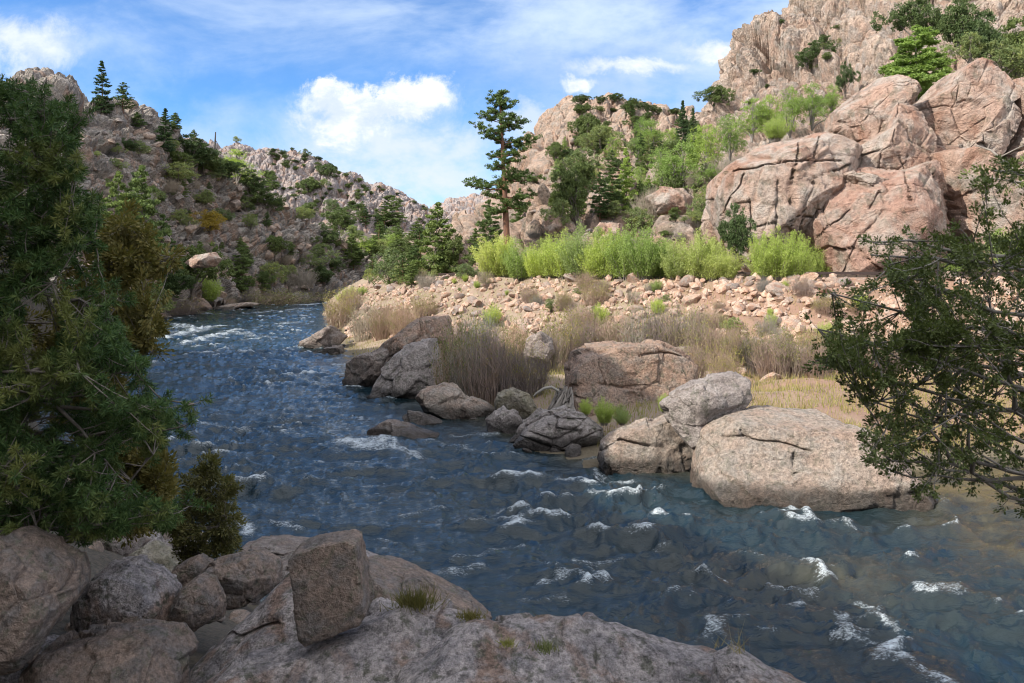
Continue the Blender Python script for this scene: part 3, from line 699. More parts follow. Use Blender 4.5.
boulder('dark slab rock lying in the river at the bend, leftmost of its cluster', [(294, 347), (300, 340), (318, 333), (331, 325), (346, 336), (338, 346), (312, 351)], 60, 1.6, M['bdark'], 15, lvl=4, group=GR, facets=8)
boulder('dark square rock in the river at the bend, nearest of its cluster', [(317, 353), (329, 346), (341, 345), (347, 359), (327, 363)], 56.5, 1.2, M['bdark'], 16, lvl=4, group=GR, facets=8)
boulder('pale slab stone lying on the grass strip above the big pale boulder', [(664, 348), (690, 345), (696, 352), (684, 358), (668, 356)], 37, .5, M['bpale'], 17, lvl=4, group=GR)
boulder('rounded rock on the left shore beside the gravel bar', [(188, 313), (193, 302), (201, 298), (208, 304), (212, 312), (204, 316)], 126, 1.6, M['bpink'], 18, lvl=4)
tag(rock('gravel_bar', [(192, 313), (215, 306), (245, 302), (262, 303), (240, 308), (215, 314)], 132, 6, M['bpale'], 19, lvl=4, box=.8), 'flat pale gravel bar at the foot of the left hillside', 'gravel bar')
boulder('small dark rock on the shore below the pale green shoreline bush', [(138, 323), (145, 317), (157, 319), (160, 326), (145, 328)], 86, .8, M['bdark'], 20, lvl=3)

# the big rounded granite outcrop behind the railway: slabs with open joints between them
for px_, py_, D_, sz_, m_, s_ in [(128, 548, 13.5, 34, 'bgrey', 301), (160, 540, 14.5, 30, 'bdark', 302), (100, 540, 12.5, 34, 'bdark', 303), (182, 550, 13, 22, 'bgrey', 304), (150, 562, 11, 30, 'bgreen', 305), (188, 540, 15, 18, 'bpale', 306)]:
    a_ = np.linspace(0, 2 * math.pi, 9)[:-1]; r_ = sz_ * rng.uniform(.75, 1.1, 8)
    tag(rock('shore_boulder', [(px_ + x_ * 1.15, py_ + y_ * .7) for x_, y_ in zip(np.cos(a_) * r_, np.sin(a_) * r_)], D_, sz_ * D_ / F * .9, M[m_], s_, lvl=4), 'dim boulder at the water edge behind the left pine branches', 'boulder', 'shore boulders behind the left pine')
oc = empty('rock_outcrop', (20.0, 52.0, 5.0)); tag(oc, 'big rounded pink granite outcrop split into slabs above the railway track', 'outcrop')
def slab(*a, name='slab', **k): return rock(name, *a, parent=oc, lvl=6, cell=.30, joint=.32, **k)
OM = M['outcrop']
slab([(908, 112), (916, 97), (936, 84), (950, 67), (966, 57), (984, 62), (997, 80), (997, 97), (975, 110), (972, 130), (950, 148), (923, 142), (911, 126)], 55.5, 3.6, OM, 31, box=.42, facets=9, amp=.02, cell_a=.05,
     cracks=[[(905, 113), (940, 106), (972, 107)], [(950, 68), (960, 84), (956, 100)], [(925, 92), (935, 120), (950, 145)]], crackw=.010, crackd=.035)
slab([(968, 112), (985, 100), (1000, 92), (1004, 122), (988, 152), (965, 190), (945, 190), (955, 150), (966, 128)], 54.6, 3.0, OM, 32, box=.42, facets=7, amp=.02, cell_a=.06)
slab([(992, 84), (1010, 77), (1045, 84), (1080, 130), (1075, 200), (1010, 215), (982, 190), (986, 154), (1001, 122)], 55.5, 4, OM, 33, box=.42, facets=6, amp=.02, cell_a=.06, cracks=[[(1002, 110), (1024, 135)], [(985, 160), (1024, 150)]])
slab([(838, 124), (841, 104), (858, 90), (880, 74), (897, 75), (904, 94), (893, 112), (884, 134), (863, 140), (845, 141)], 56.5, 3.4, OM, 34, box=.42, facets=8, amp=.02, cell_a=.06, cracks=[[(884, 118), (880, 132)]])
slab([(878, 136), (886, 114), (900, 99), (914, 120), (924, 145), (922, 172), (900, 190), (850, 190), (836, 178), (842, 158), (860, 147)], 54.4, 3.6, OM, 35, box=.42, facets=9, amp=.02, cell_a=.055, cracks=[[(842, 174), (862, 178), (888, 186)], [(840, 160), (880, 150)], [(900, 102), (893, 140), (905, 170)]], crackw=.010)
slab([(713, 200), (717, 178), (735, 160), (766, 144), (794, 139), (820, 132), (850, 140), (862, 150), (850, 175), (830, 200), (812, 240), (800, 272), (745, 275), (722, 240)], 52.5, 3.8, OM, 36, box=.52, facets=7, amp=.022, cell_a=.045, tilt=.2,
     cracks=[[(779, 180), (776, 230)], [(735, 172), (790, 160), (842, 160)], [(850, 165), (815, 178), (800, 230)], [(795, 215), (815, 218), (818, 210)], [(750, 200), (752, 232)], [(722, 215), (745, 175)], [(800, 142), (790, 190), (792, 240)], [(730, 235), (775, 222)], [(820, 135), (812, 170)]], crackw=.008)
slab([(826, 190), (840, 171), (865, 166), (900, 170), (928, 160), (944, 185), (951, 222), (950, 275), (905, 290), (830, 285), (795, 270), (800, 230), (812, 205)], 51.0, 4.0, M['slab_red'], 37, box=.42, facets=9, amp=.02, cell_a=.05, tilt=.25,
     cracks=[[(925, 162), (945, 190), (949, 230)], [(882, 212), (893, 215), (894, 222)], [(870, 208), (880, 190)], [(895, 232), (930, 225)], [(840, 280), (860, 235), (880, 215)], [(815, 240), (850, 210)], [(870, 285), (905, 245), (950, 240)], [(905, 170), (912, 205), (905, 232)]], crackw=.009, crackd=.04)
slab([(922, 165), (935, 150), (960, 146), (985, 165), (1030, 185), (1090, 190), (1100, 275), (1000, 285), (955, 275), (950, 225)], 51.8, 3.6, OM, 38, box=.42, facets=6, amp=.02, cell_a=.06, cracks=[[(950, 200), (990, 190)], [(928, 152), (950, 190)]])
slab([(912, 142), (930, 144), (948, 146), (962, 130), (975, 128), (966, 160), (955, 190), (944, 188), (930, 175), (914, 170)], 54.6, 2.6, OM, 39, box=.55, facets=8, amp=.05, cell_a=.07, cracks=[[(960, 150), (940, 175)], [(928, 150), (930, 180)]])
slab([(838, 176), (848, 170), (884, 182), (888, 188), (872, 196), (850, 190)], 50.0, 1.5, OM, 40, box=.6, facets=8, amp=.04, name='overhang')
slab([(1060, 90), (1120, 80), (1250, 120), (1300, 280), (1080, 290)], 56, 6, OM, 41, box=.55, facets=6, amp=.02, cell_a=.04)

# blocks between the outcrop and the sunlit hillside, and low slabs behind the willow row
def hill_block(label, outl, D, th, mat, seed, **k): return boulder(label, outl, D, th, mat, name='rock_block', cat='rock', seed=seed, lvl=4, **k)
for lab, o_, D_, th_, m_, s_ in [
    ('tall reddish rock slab on the slope right of the tall pine', [(521, 262), (522, 235), (530, 205), (541, 182), (548, 190), (556, 215), (566, 245), (560, 268)], 74, 2.4, M['hill_r'], 51),
    ('rounded pink rock high on the slope under the pale green tree', [(618, 192), (621, 178), (630, 175), (637, 184), (634, 196), (624, 198)], 76, 1.3, OM, 52),
    ('pale rounded rock below the grey bare brush', [(645, 196), (660, 186), (684, 186), (694, 198), (690, 215), (655, 216)], 70, 1.8, OM, 53),
    ('pale rock with a flat top just above the willow row', [(588, 236), (600, 222), (622, 223), (630, 236), (615, 244)], 62, 1.2, OM, 54),
    ('smooth round rock beside the foot of the conifers', [(541, 226), (548, 214), (560, 216), (563, 228), (552, 236)], 68, 1.1, OM, 55),
    ('pale block of rock between the willow row and the outcrop', [(662, 250), (668, 228), (690, 224), (700, 240), (694, 256), (672, 262)], 58, 1.3, OM, 56),
    ('cracked pale rock at the left foot of the outcrop', [(700, 232), (706, 210), (722, 205), (730, 225), (722, 246), (706, 248)], 56, 1.3, OM, 57),
    ('low ledge of rock under the tall pine', [(475, 262), (488, 250), (508, 246), (520, 256), (512, 268), (486, 272)], 70, 1.5, M['slab_red'], 58),
    ('sunlit flat rock on the shaded left hillside above the river', [(185, 262), (196, 255), (212, 252), (221, 258), (214, 266), (195, 268)], 108, 2, OM, 59)]:
    hill_block(lab, o_, D_, th_, m_, s_)

# ------------------------------------------------------------------ foreground rocks
FG = 'foreground rocks on the near bank'
FM, FB = M['fore'], M['forebrown']
def near(label, outl, D, th, mat, seed, **k): return boulder(label, outl, D, th, mat, seed, group=FG, **k)
near('broad sloping granite slab under the box shaped rock', [(150, 720), (170, 660), (200, 625), (235, 595), (262, 572), (290, 560), (330, 552), (366, 566), (400, 600), (430, 625), (440, 720), (300, 800), (160, 800)], 6.0, .75, FM, 61, lvl=6, box=.6, tilt=.55, facets=4, amp=.03, cell_a=.03,
     cracks=[[(205, 628), (240, 640), (275, 625)]], crackw=.02)
near('rounded granite hump at the bottom of the picture left of the long crack', [(140, 760), (160, 690), (219, 645), (305, 631), (350, 621), (400, 606), (440, 605), (492, 616), (470, 640), (430, 670), (400, 760), (300, 900), (200, 900)], 4.7, .55, FM, 62, lvl=6, box=.5, tilt=.5, facets=2, amp=.03, cell_a=.045, cell=.3, cuts=[((0, -.4, .9), .75)], cracks=[[(300, 655), (380, 640), (450, 622)], [(260, 683), (330, 668), (400, 650)]], crackw=.01)
near('long flat granite slab at the bottom with a dark open crack at its right', [(330, 720), (380, 668), (440, 632), (470, 622), (530, 619), (590, 620), (640, 628), (690, 640), (740, 652), (790, 664), (842, 684), (880, 720), (800, 900), (400, 900)], 4.3, .6, FM, 63, lvl=6, box=.45, tilt=.5, facets=1, amp=.03, cell_a=.045, cell=.3, cuts=[((.05, -.35, .95), .72), ((.25, -.5, .8), .75)],
     cracks=[[(582, 648), (605, 656), (630, 664), (650, 676)], [(582, 650), (608, 658), (640, 670)], [(450, 638), (520, 646), (582, 652)], [(440, 640), (400, 665), (370, 683)], [(600, 634), (690, 652), (760, 672)], [(500, 668), (560, 664), (620, 680)]], crackw=.009, crackd=.03)
near('small slab with broken edges at the bottom right end of the near rocks', [(715, 690), (724, 655), (745, 645), (762, 652), (790, 668), (842, 686), (850, 720), (730, 730)], 4.15, .3, FM, 64, lvl=5, box=.6, tilt=.5, cell_a=.06)
near('upright box shaped brown rock standing on the sloping slab', [(293, 548), (300, 541), (325, 534), (352, 529), (359, 533), (365, 565), (370, 600), (364, 612), (338, 622), (310, 631), (305, 625), (299, 588)], 5.15, .17, FB, 65, lvl=6, box=.19, facets=0, amp=.016, cell_a=.03, corner=2, cuts=[((0, -1, .12), .86)])
near('long tilted slab running down to the water right of the box shaped rock', [(358, 558), (372, 556), (420, 576), (470, 598), (499, 617), (480, 622), (440, 612), (400, 603), (370, 590)], 6.0, .5, FB, 66, lvl=6, box=.6, facets=5, tilt=.3, cracks=[[(370, 575), (410, 600), (470, 612)]], crackw=.02)
near('oval brown rock lying behind the sloping slab', [(198, 583), (200, 566), (215, 552), (258, 547), (276, 556), (277, 574), (255, 588), (220, 592)], 7.2, .35, FB, 67, lvl=5, box=.65)
near('low brown rock under the small yellowish juniper', [(166, 578), (175, 562), (195, 553), (208, 560), (206, 582), (185, 588)], 7.4, .3, FB, 68, lvl=5)
near('small pear shaped rock wedged left of the sloping slab', [(171, 606), (180, 585), (197, 572), (212, 578), (222, 598), (220, 616), (195, 624), (176, 618)], 6.1, .22, FB, 69, lvl=5, box=.7)
near('dark mottled boulder under the pine branches', [(70, 600), (85, 572), (105, 556), (130, 555), (152, 566), (168, 585), (173, 606), (160, 626), (120, 632), (85, 622)], 6.0, .45, FM, 70, lvl=5)
near('lichen mottled boulder in the bottom left corner', [(25, 700), (38, 645), (60, 622), (110, 617), (165, 624), (176, 650), (178, 720), (100, 760)], 5.0, .5, FB, 71, lvl=6)
near('large brown boulder cut by the left edge of the picture', [(-60, 560), (0, 526), (30, 538), (60, 560), (67, 590), (48, 622), (22, 652), (0, 672), (-70, 680)], 4.4, .5, FB, 72, lvl=6)
near('dark rock between the two big boulders at bottom left', [(-20, 700), (0, 655), (30, 635), (55, 640), (50, 700), (20, 740)], 5.2, .4, FM, 73, lvl=4)
near('low wet rock reaching into the river behind the box shaped rock', [(236, 545), (246, 536), (275, 535), (310, 540), (335, 548), (320, 566), (280, 566), (250, 562)], 12.5, .8, M['bdark'], 74, lvl=5, box=.75)
near('dark wet rock behind the oval brown rock', [(268, 560), (285, 552), (310, 552), (318, 566), (300, 578), (275, 575)], 9.0, .4, M['bdark'], 75, lvl=4)
near('grey ledge stone hidden behind the box shaped rock', [(360, 600), (380, 592), (410, 600), (440, 615), (430, 640), (370, 640)], 5.6, .35, FM, 76, lvl=4)

# ------------------------------------------------------------------ loose stones: the rubble slope, hillside boulders
def rand_rock(seed, lvl=2):
    d, f = ICO[lvl]; g = np.random.default_rng(seed)
    q = d * g.uniform(.75, 1.15, 3)
    for k in range(9):
        n = g.normal(size=3); n /= np.linalg.norm(n); e = q @ n
        q = q - np.maximum(0, e - e.max() * g.uniform(.55, .85))[:, None] * n
    q = q + d * (.08 * fbm(q * 1.7 + seed, 2, seed))[:, None]
    return q, f
ICO0 = icosphere(0)
RR = [rand_rock(s, 2) for s in range(8)]
RBIG = [rand_rock(100 + s, 3) for s in range(8)]
def proto_mesh(name, vf, mat, smooth=False):
    o = mesh(name, vf[0], vf[1], mat, smooth); me = o.data; bpy.data.objects.remove(o); return me
rub = [proto_mesh('rubble_stone', r, M['rubble']) for r in RR]
scr = [proto_mesh('hill_boulder', r, M['scree'], False) for r in RBIG]
scd = [proto_mesh('hill_boulder', r, M['screed'], False) for r in RBIG]
def stone(name, me, loc, s, label, cat, group):
    o = bpy.data.objects.new(name, me); C.objects.link(o); o.location = loc
    o.rotation_euler = (rng.uniform(-.5, .5), rng.uniform(-.5, .5), rng.uniform(0, 6.28)); o.scale = (s * rng.uniform(.8, 1.35), s * rng.uniform(.8, 1.2), s * rng.uniform(.55, .9))
    return tag(o, label, cat, group)
cand = []
while len(cand) < 3600:
    px = rng.uniform(350, 1020); py = rng.uniform(283, 362)
    d_ = 30 + rng.uniform(0, 1) ** 1.3 * 75; cand.append((px, d_))
xs = np.array([(c[0] - 512) * c[1] / F for c in cand]); ys = np.array([c[1] for c in cand])
dE = dline(xs, ys, EM); dR_ = dline(xs, ys, RB); strip = inpoly(xs, ys, STRIP)
ok = strip & (dE > .2) & (dE < 8.5 + 1.5 * rng.normal(size=len(xs)))
xs, ys, dE = xs[ok], ys[ok], dE[ok]; zs = ground_z(xs, ys)
sz = .14 + .50 * rng.uniform(0, 1, len(xs)) ** 2.6
big_o = np.argsort(-sz / ys)
for k in big_o[:290]:
    stone('rubble_stone', rub[rng.integers(8)], (xs[k], ys[k], zs[k] + .15 * sz[k]), sz[k], 'angular pink or grey stone on the rubble slope below the railway', 'stone', 'stones of the rubble slope')
vs, fs, off = [], [], 0
n_s = 17000
px = rng.uniform(345, 1050, n_s); dd = 33 + rng.uniform(0, 1, n_s) ** 1.5 * 80
x2 = (px - 512) * dd / F; y2 = dd; dE2 = dline(x2, y2, EM); st2 = inpoly(x2, y2, STRIP)
dn = fbm(np.stack([x2, y2, 0 * x2], 1) / 2.5, 2, 77)
ok = st2 & (dE2 > .1) & (dE2 < 9.5) & (dn > -.5)
x2, y2 = x2[ok], y2[ok]; z2 = ground_z(x2, y2); s2 = .07 + .27 * rng.uniform(0, 1, len(x2)) ** 1.8
for x_, y_, z_, s_ in zip(x2, y2, z2, s2):
    q, f = ICO0; g = q * rng.uniform(.6, 1.2, 3)
    g = g + .25 * rng.uniform(-1, 1, g.shape)
    vs.append(g * s_ + (x_, y_, z_ + .2 * s_)); fs.append(f + off); off += len(g)
M['pebble'] = rock_mat('small_rubble', [(.46, .33, .25), (.35, .28, .24), (.34, .20, .14)], 2.2, bump=.3, lichen=.15, speck=.35)
tag(mesh('small_rubble', np.concatenate(vs), np.concatenate(fs), M['pebble']), 'loose small rubble and gravel covering the railway slope', 'rubble', kind='stuff')
def resample_(L, n):
    s_ = np.concatenate([[0], np.cumsum(np.linalg.norm(np.diff(L, axis=0), axis=1))]); u_ = np.linspace(0, s_[-1], n)
    return np.stack([np.interp(u_, s_, L[:, k]) for k in (0, 1)], 1), s_[-1]
def scatter_rocks(n, x0, x1, y0, y1, meshes, smin, smax, label, group, inside=None):
    k = 0
    for _ in range(n * 6):
        if k >= n: break
        px, py = rng.uniform(x0, x1), rng.uniform(y0, y1)
        if inside and not inside(px, py): continue
        h = drop(px, py)
        if h is None or h.z < .4 or h.y > 235: continue
        s_ = (smin + (smax - smin) * rng.uniform() ** 2) * h.y / F
        stone('hill_boulder', meshes[rng.integers(8)], (h.x, h.y, h.z + .1 * s_), s_, label, 'boulder', group); k += 1
scatter_rocks(230, 90, 400, 115, 300, scd, 1.5, 7, 'angular grey brown boulder lying on the shaded left hillside', 'boulders on the left hillside')
scatter_rocks(110, 525, 740, 110, 262, scr, 1.4, 5, 'tan boulder lying on the sunlit hillside behind the willow row', 'boulders on the sunlit hillside')

for k_ in range(60):
    x_, y_ = rng.uniform(-8.5, -.6), rng.uniform(4.6, 14); s_ = .07 + .2 * rng.uniform() ** 2
    o_ = bpy.data.objects.new('loose_stone', scd[rng.integers(8)]); C.objects.link(o_); o_.location = (x_, y_, ground_z(np.array([x_]), np.array([y_]))[0] + .2 * s_); o_.scale = (s_, s_ * 1.2, s_ * .8); o_.rotation_euler = (0, 0, k_)
    tag(o_, 'loose stone filling a gap between the near bank boulders', 'stone', 'loose stones between the near boulders')
# cobbles along both shores
cob = [proto_mesh('shore_stone', r, m__) for r, m__ in zip(RR, [M['bgrey'], M['bpink'], M['bdark'], M['bpale'], M['bgrey'], M['bgreen'], M['bpink'], M['bdark']])]
for L_, n_, lab_, gr_ in ((RB, 170, 'rounded stone at the water line between the bank boulders', 'stones along the right shore'), (LB, 60, 'stone at the water line below the left hillside', 'stones along the left shore')):
    LL, ll = resample_(L_[3:16] if L_ is RB else L_[9:17], 400)
    for _ in range(n_):
        q_ = LL[rng.integers(400)] + rng.normal(size=2) * (.9 if L_ is RB else 2.0); s_ = (.09 + .22 * rng.uniform() ** 2.5) * (1 if L_ is RB else 2.6)
        zz_ = ground_z(np.array([q_[0]]), np.array([q_[1]]))[0]
        if zz_ < -.35: continue
        stone('shore_stone', cob[rng.integers(8)], (q_[0], q_[1], zz_ + .15 * s_), s_, lab_, 'stone', gr_)

# railway track on top of the embankment
tk = empty('railway_track', (13.8, 46.8, 5.25)); tag(tk, 'railway track running along the top of the rubble slope below the outcrop', 'railway track')
def offset_line(L, d_):
    out = []
    for i in range(len(L)):
        a = L[max(i - 1, 0)]; b = L[min(i + 1, len(L) - 1)]; t_ = (b - a) / np.linalg.norm(b - a); nrm = np.array([t_[1], -t_[0]])
        out.append(L[i] + nrm * d_)
    return np.array(out)
def resample(L, n):
    s_ = np.concatenate([[0], np.cumsum(np.linalg.norm(np.diff(L, axis=0), axis=1))]); u_ = np.linspace(0, s_[-1], n)
    return np.stack([np.interp(u_, s_, L[:, k]) for k in (0, 1)], 1), s_[-1]
TL = resample(EM[1:11], 90)[0]
for _ in range(6): TL[1:-1] = (TL[:-2] + 2 * TL[1:-1] + TL[2:]) / 4
steel, t_, b_ = mat_new('rusty_steel'); b_.inputs['Base Color'].default_value = (.07, .05, .045, 1); b_.inputs['Roughness'].default_value = .6; b_.inputs['Metallic'].default_value = .6
wood, t_, b_ = mat_new('tarred_sleeper'); b_.inputs['Base Color'].default_value = (.06, .045, .035, 1); b_.inputs['Roughness'].default_value = .9
TL, tlen = resample(TL, 160)
def strip_box(L, w_, h_, z0):
    a = offset_line(L, -w_ / 2); b = offset_line(L, w_ / 2); n = len(L); z = np.full(n, z0)
    P = np.concatenate([np.c_[a, z], np.c_[b, z], np.c_[b, z + h_], np.c_[a, z + h_]])
    f = []
    for k in range(4):
        k2 = (k + 1) % 4
        for i in range(n - 1): f.append((k * n + i, k * n + i + 1, k2 * n + i + 1, k2 * n + i))
    return P, np.array(f)
org = np.array(tk.location)
for o_ in (-1.7, -3.14):
    P, f = strip_box(offset_line(TL, -o_), .09, .17, 5.52); mesh('rail', P - org, f, steel, parent=tk)
P, f = strip_box(offset_line(TL, 2.4), 3.4, .28, 5.08)
mesh('ballast', P - org, f, M['pebble'], parent=tk)
vs, fs, off = [], [], 0
for i in range(0, int(tlen / .6)):
    s_ = i * .6 / tlen * (len(TL) - 1); a = int(s_); fr = s_ - a
    if a + 1 >= len(TL): break
    c_ = TL[a] * (1 - fr) + TL[a + 1] * fr; t2 = TL[a + 1] - TL[a]; t2 /= np.linalg.norm(t2); n2 = np.array([t2[1], -t2[0]]); c_ = c_ + n2 * 2.42
    for dz in (5.36, 5.50):
        for sa, sb in ((-1, -1), (1, -1), (1, 1), (-1, 1)): vs.append([*(c_ + n2 * 1.25 * sa + t2 * .12 * sb), dz])
    fs += [[off + 4, off + 5, off + 6, off + 7], [off, off + 1, off + 5, off + 4], [off + 1, off + 2, off + 6, off + 5], [off + 2, off + 3, off + 7, off + 6], [off + 3, off, off + 4, off + 7]]; off += 8
sl_ = mesh('sleepers', np.array(vs) - org, np.array(fs), wood, parent=tk); sl_['kind'] = 'stuff'

# ------------------------------------------------------------------ plants
def tube(P, r, n=5):
    """tapered tube along points P with radii r -> verts, quads"""
    P = np.asarray(P, float); r = np.asarray(r, float); k = len(P)
    T = np.gradient(P, axis=0); T /= np.linalg.norm(T, axis=1)[:, None] + 1e-9
    up = np.where(np.abs(T[:, 2:3]) > .9, np.array([[1, 0, 0]]), np.array([[0, 0, 1]]))
    A = np.cross(T, up); A /= np.linalg.norm(A, axis=1)[:, None] + 1e-9; B = np.cross(T, A)
    an = np.arange(n) / n * 2 * math.pi
    V_ = P[:, None] + r[:, None, None] * (np.cos(an)[None, :, None] * A[:, None] + np.sin(an)[None, :, None] * B[:, None])
    a = np.arange(k * n).reshape(k, n); b = np.roll(a, -1, 1)
    return V_.reshape(-1, 3), np.stack([a[:-1], b[:-1], b[1:], a[1:]], -1).reshape(-1, 4)
class Buf:
    def __init__(s): s.v = []; s.f = []; s.n = 0
    def add(s, v, f):
        s.v.append(v); s.f.append(f + s.n); s.n += len(v)
    def tube(s, P, r, n=5): s.add(*tube(P, r, n))
    def get(s): return np.concatenate(s.v), np.concatenate(s.f)
def unit(a): return a / (np.linalg.norm(a, axis=-1, keepdims=True) + 1e-9)
def leaves(Cn, Dn, l, w_, g, jl=.35, fold=.0):
    """one diamond leaf at every centre Cn pointing along Dn"""
    n = len(Cn); Dn = unit(Dn); S = unit(np.cross(Dn, g.normal(size=(n, 3))))
    ll = (l * g.uniform(1 - jl, 1 + jl, n))[:, None]; ww = (w_ * g.uniform(1 - jl, 1 + jl, n))[:, None]
    v = np.stack([Cn - Dn * ll * .5, Cn + S * ww * .5, Cn + Dn * ll * .5, Cn - S * ww * .5], 1).reshape(-1, 3)
    return v, np.arange(4 * n).reshape(n, 4)
def clump(cs, rad, per, l, w_, g, squash=.7, out=None, outk=.8):
    """leaf-sized faces spread through the volume of every clump"""
    cs = np.asarray(cs); n = len(cs) * per
    c = np.repeat(cs, per, 0); rr = np.repeat(np.broadcast_to(rad, len(cs)), per)
    o = unit(g.normal(size=(n, 3))) * (g.uniform(0, 1, n) ** .5)[:, None]; o[:, 2] *= squash
    d = unit(o) * outk + g.normal(size=(n, 3)) * .5 + np.array([0, 0, .25])
    return leaves(c + o * rr[:, None], d, l, w_, g)
def plant(name, tv, cv, tmat, cmat, tname='trunk', cname='crown'):
    e = empty(name, (0, 0, 0))
    if tv is not None: mesh(tname, tv[0], tv[1], tmat, True, e)
    mesh(cname, cv[0], cv[1], cmat, False, e)
    return e

def conifer(seed, tmat, cmat, spread=.22, z0=.12, tiers=22, per=26, dens=1.0, leaf=.03, droop=.25, irregular=.25, top=.75, crad=.045, name='conifer'):
    """height 1; whorls of limbs carrying flat pads of needles"""
    g = np.random.default_rng(seed); tb = Buf(); cs = []; rs = []
    bend = g.uniform(-.02, .02, 2)
    ax = lambda z_: np.array([bend[0] * math.sin(z_ * 4), bend[1] * math.sin(z_ * 3 + 1), z_])
    zz = np.linspace(-.04, 1, 10); tb.tube([ax(q_) for q_ in zz], .017 * (1.03 - zz) + .001, 6)
    a = 0
    for k in range(tiers):
        zf = k / (tiers - 1); z_ = z0 + (1 - z0) * zf ** .92
        L = spread * (min(1, (1 - zf) ** top * 1.05) + .04) * (1 if zf > .12 else .75)
        for j in range(4 if zf < .85 else 3):
            a += 2.4 + g.uniform(-.4, .4)
            if g.uniform() < irregular * .6: continue
            Lj = L * g.uniform(1 - irregular, 1 + irregular * .7)
            d = np.array([math.cos(a), math.sin(a), 0]); s_ = np.linspace(0, 1, 5)
            zb = z_ + g.uniform(-.02, .02)
            P = ax(min(zb, 1)) + d * Lj * s_[:, None] + np.array([0, 0, 1]) * ((-droop * Lj) * s_ + droop * .8 * Lj * s_ ** 2.4)[:, None]
            tb.tube(P, .0045 * (1.1 - zf) * (1.05 - s_) + .0006, 4)
            nc = max(2, int(6 * Lj / spread * dens + .5))
            for s2 in np.linspace(.32, 1, nc):
                i = s2 * 4; b_ = P[int(min(i, 3))] * (1 - (i - int(min(i, 3)))) + P[int(min(i, 3)) + 1] * (i - int(min(i, 3)))
                wd = Lj * .28 * (1.15 - s2)
                cs.append(b_ + g.normal(size=3) * [wd, wd, .006]); rs.append(crad * g.uniform(.7, 1.2) * (1 - .45 * zf))
    cs.append(ax(1.0)); rs.append(crad * .5)
    v, f = clump(cs, rs, per, leaf, leaf * .42, g, .5)
    return plant(name, tb.get(), (v, f), tmat, cmat)
def bushy(seed, tmat, cmat, rx=.42, nclump=150, per=36, leaf=.04, crad=.085, name='juniper', stems=4, low=.05, core=.55):
    """height 1, irregular rounded crown built of clumps on several leaning limbs"""
    g = np.random.default_rng(seed); tb = Buf(); cs = []; rs = []
    lobes = [(g.normal(size=3) * [rx * .42, rx * .42, 0] + [0, 0, g.uniform(.3, .78)], g.uniform(.16, .30)) for _ in range(7)] + [(np.array([0, 0, .8]), .2)]
    for c_, r_ in lobes:
        s_ = np.linspace(0, 1, 5)[:, None]; P = c_ * s_ ** [[1.4, 1.4, 1]] + g.normal(size=(5, 3)) * .012; P[0] = [0, 0, -.03]
        tb.tube(P, np.linspace(.022, .005, 5), 5)
        m = int(nclump / 8)
        o = unit(g.normal(size=(m, 3))) * (core + (1 - core) * g.uniform(0, 1, m) ** .5)[:, None] * r_ * [1.25, 1.25, 1.0]
        q = c_ + o; q = q[q[:, 2] > low]; cs += list(q); rs += [crad * g.uniform(.6, 1.25) for _ in q]
        for t_ in q[::4]: tb.tube([c_ * .8, (c_ + t_) / 2 + g.normal(size=3) * .01, t_], [.005, .003, .001], 3)
    v, f = clump(cs, rs, per, leaf, leaf * .5, g, .8)
    k = v[:, 2].max(); v = v / [1, 1, k]; tv, tf = tb.get()
    return plant(name, (tv, tf), (v, f), tmat, cmat)
def willow(seed, tmat, cmat, rx=.45, stems=60, per=120, leaf=.024, name='willow_shrub', base=.15, leafz=.18):
    """fan of upright stems, each with narrow leaves along most of its length"""
    g = np.random.default_rng(seed); tb = Buf(); Cn = []; Dn = []
    for k in range(stems):
        a = g.uniform(0, 6.283); r_ = g.uniform(0, 1) ** .5; H_ = g.uniform(.5, 1.0) * (1 - .42 * r_ ** 2)
        b0 = np.array([math.cos(a), math.sin(a), 0]) * r_ * base; e_ = np.array([math.cos(a), math.sin(a), 0]) * r_ * rx + g.normal(size=3) * [.05, .05, 0]
        s_ = np.linspace(0, 1, 6); P = b0 + (e_ - b0) * (s_ ** 1.35)[:, None] + np.array([0, 0, 1]) * (H_ * s_)[:, None] + g.normal(size=(6, 3)) * .008
        P[0, 2] = -.03
        tb.tube(P, .0052 * (1.1 - s_), 3)
        tt = g.uniform(leafz, 1.02, per) * 5; i = np.minimum(tt.astype(int), 4); fr = (tt - i)[:, None]
        q = P[i] * (1 - fr) + P[i + 1] * fr; side = g.normal(size=(per, 3)) * [1, 1, .4]
        Cn.append(q + side * .045 * (1.2 - .6 * (tt / 5))[:, None]); Dn.append(g.normal(size=(per, 3)) + np.array([0, 0, .45]))
    v, f = leaves(np.concatenate(Cn), np.concatenate(Dn), leaf, leaf * .42, g)
    tv = tb.get(); k = v[:, 2].max(); v[:, 2] /= k
    return plant(name, tv, (v, f), tmat, cmat, 'stems', 'leaves')
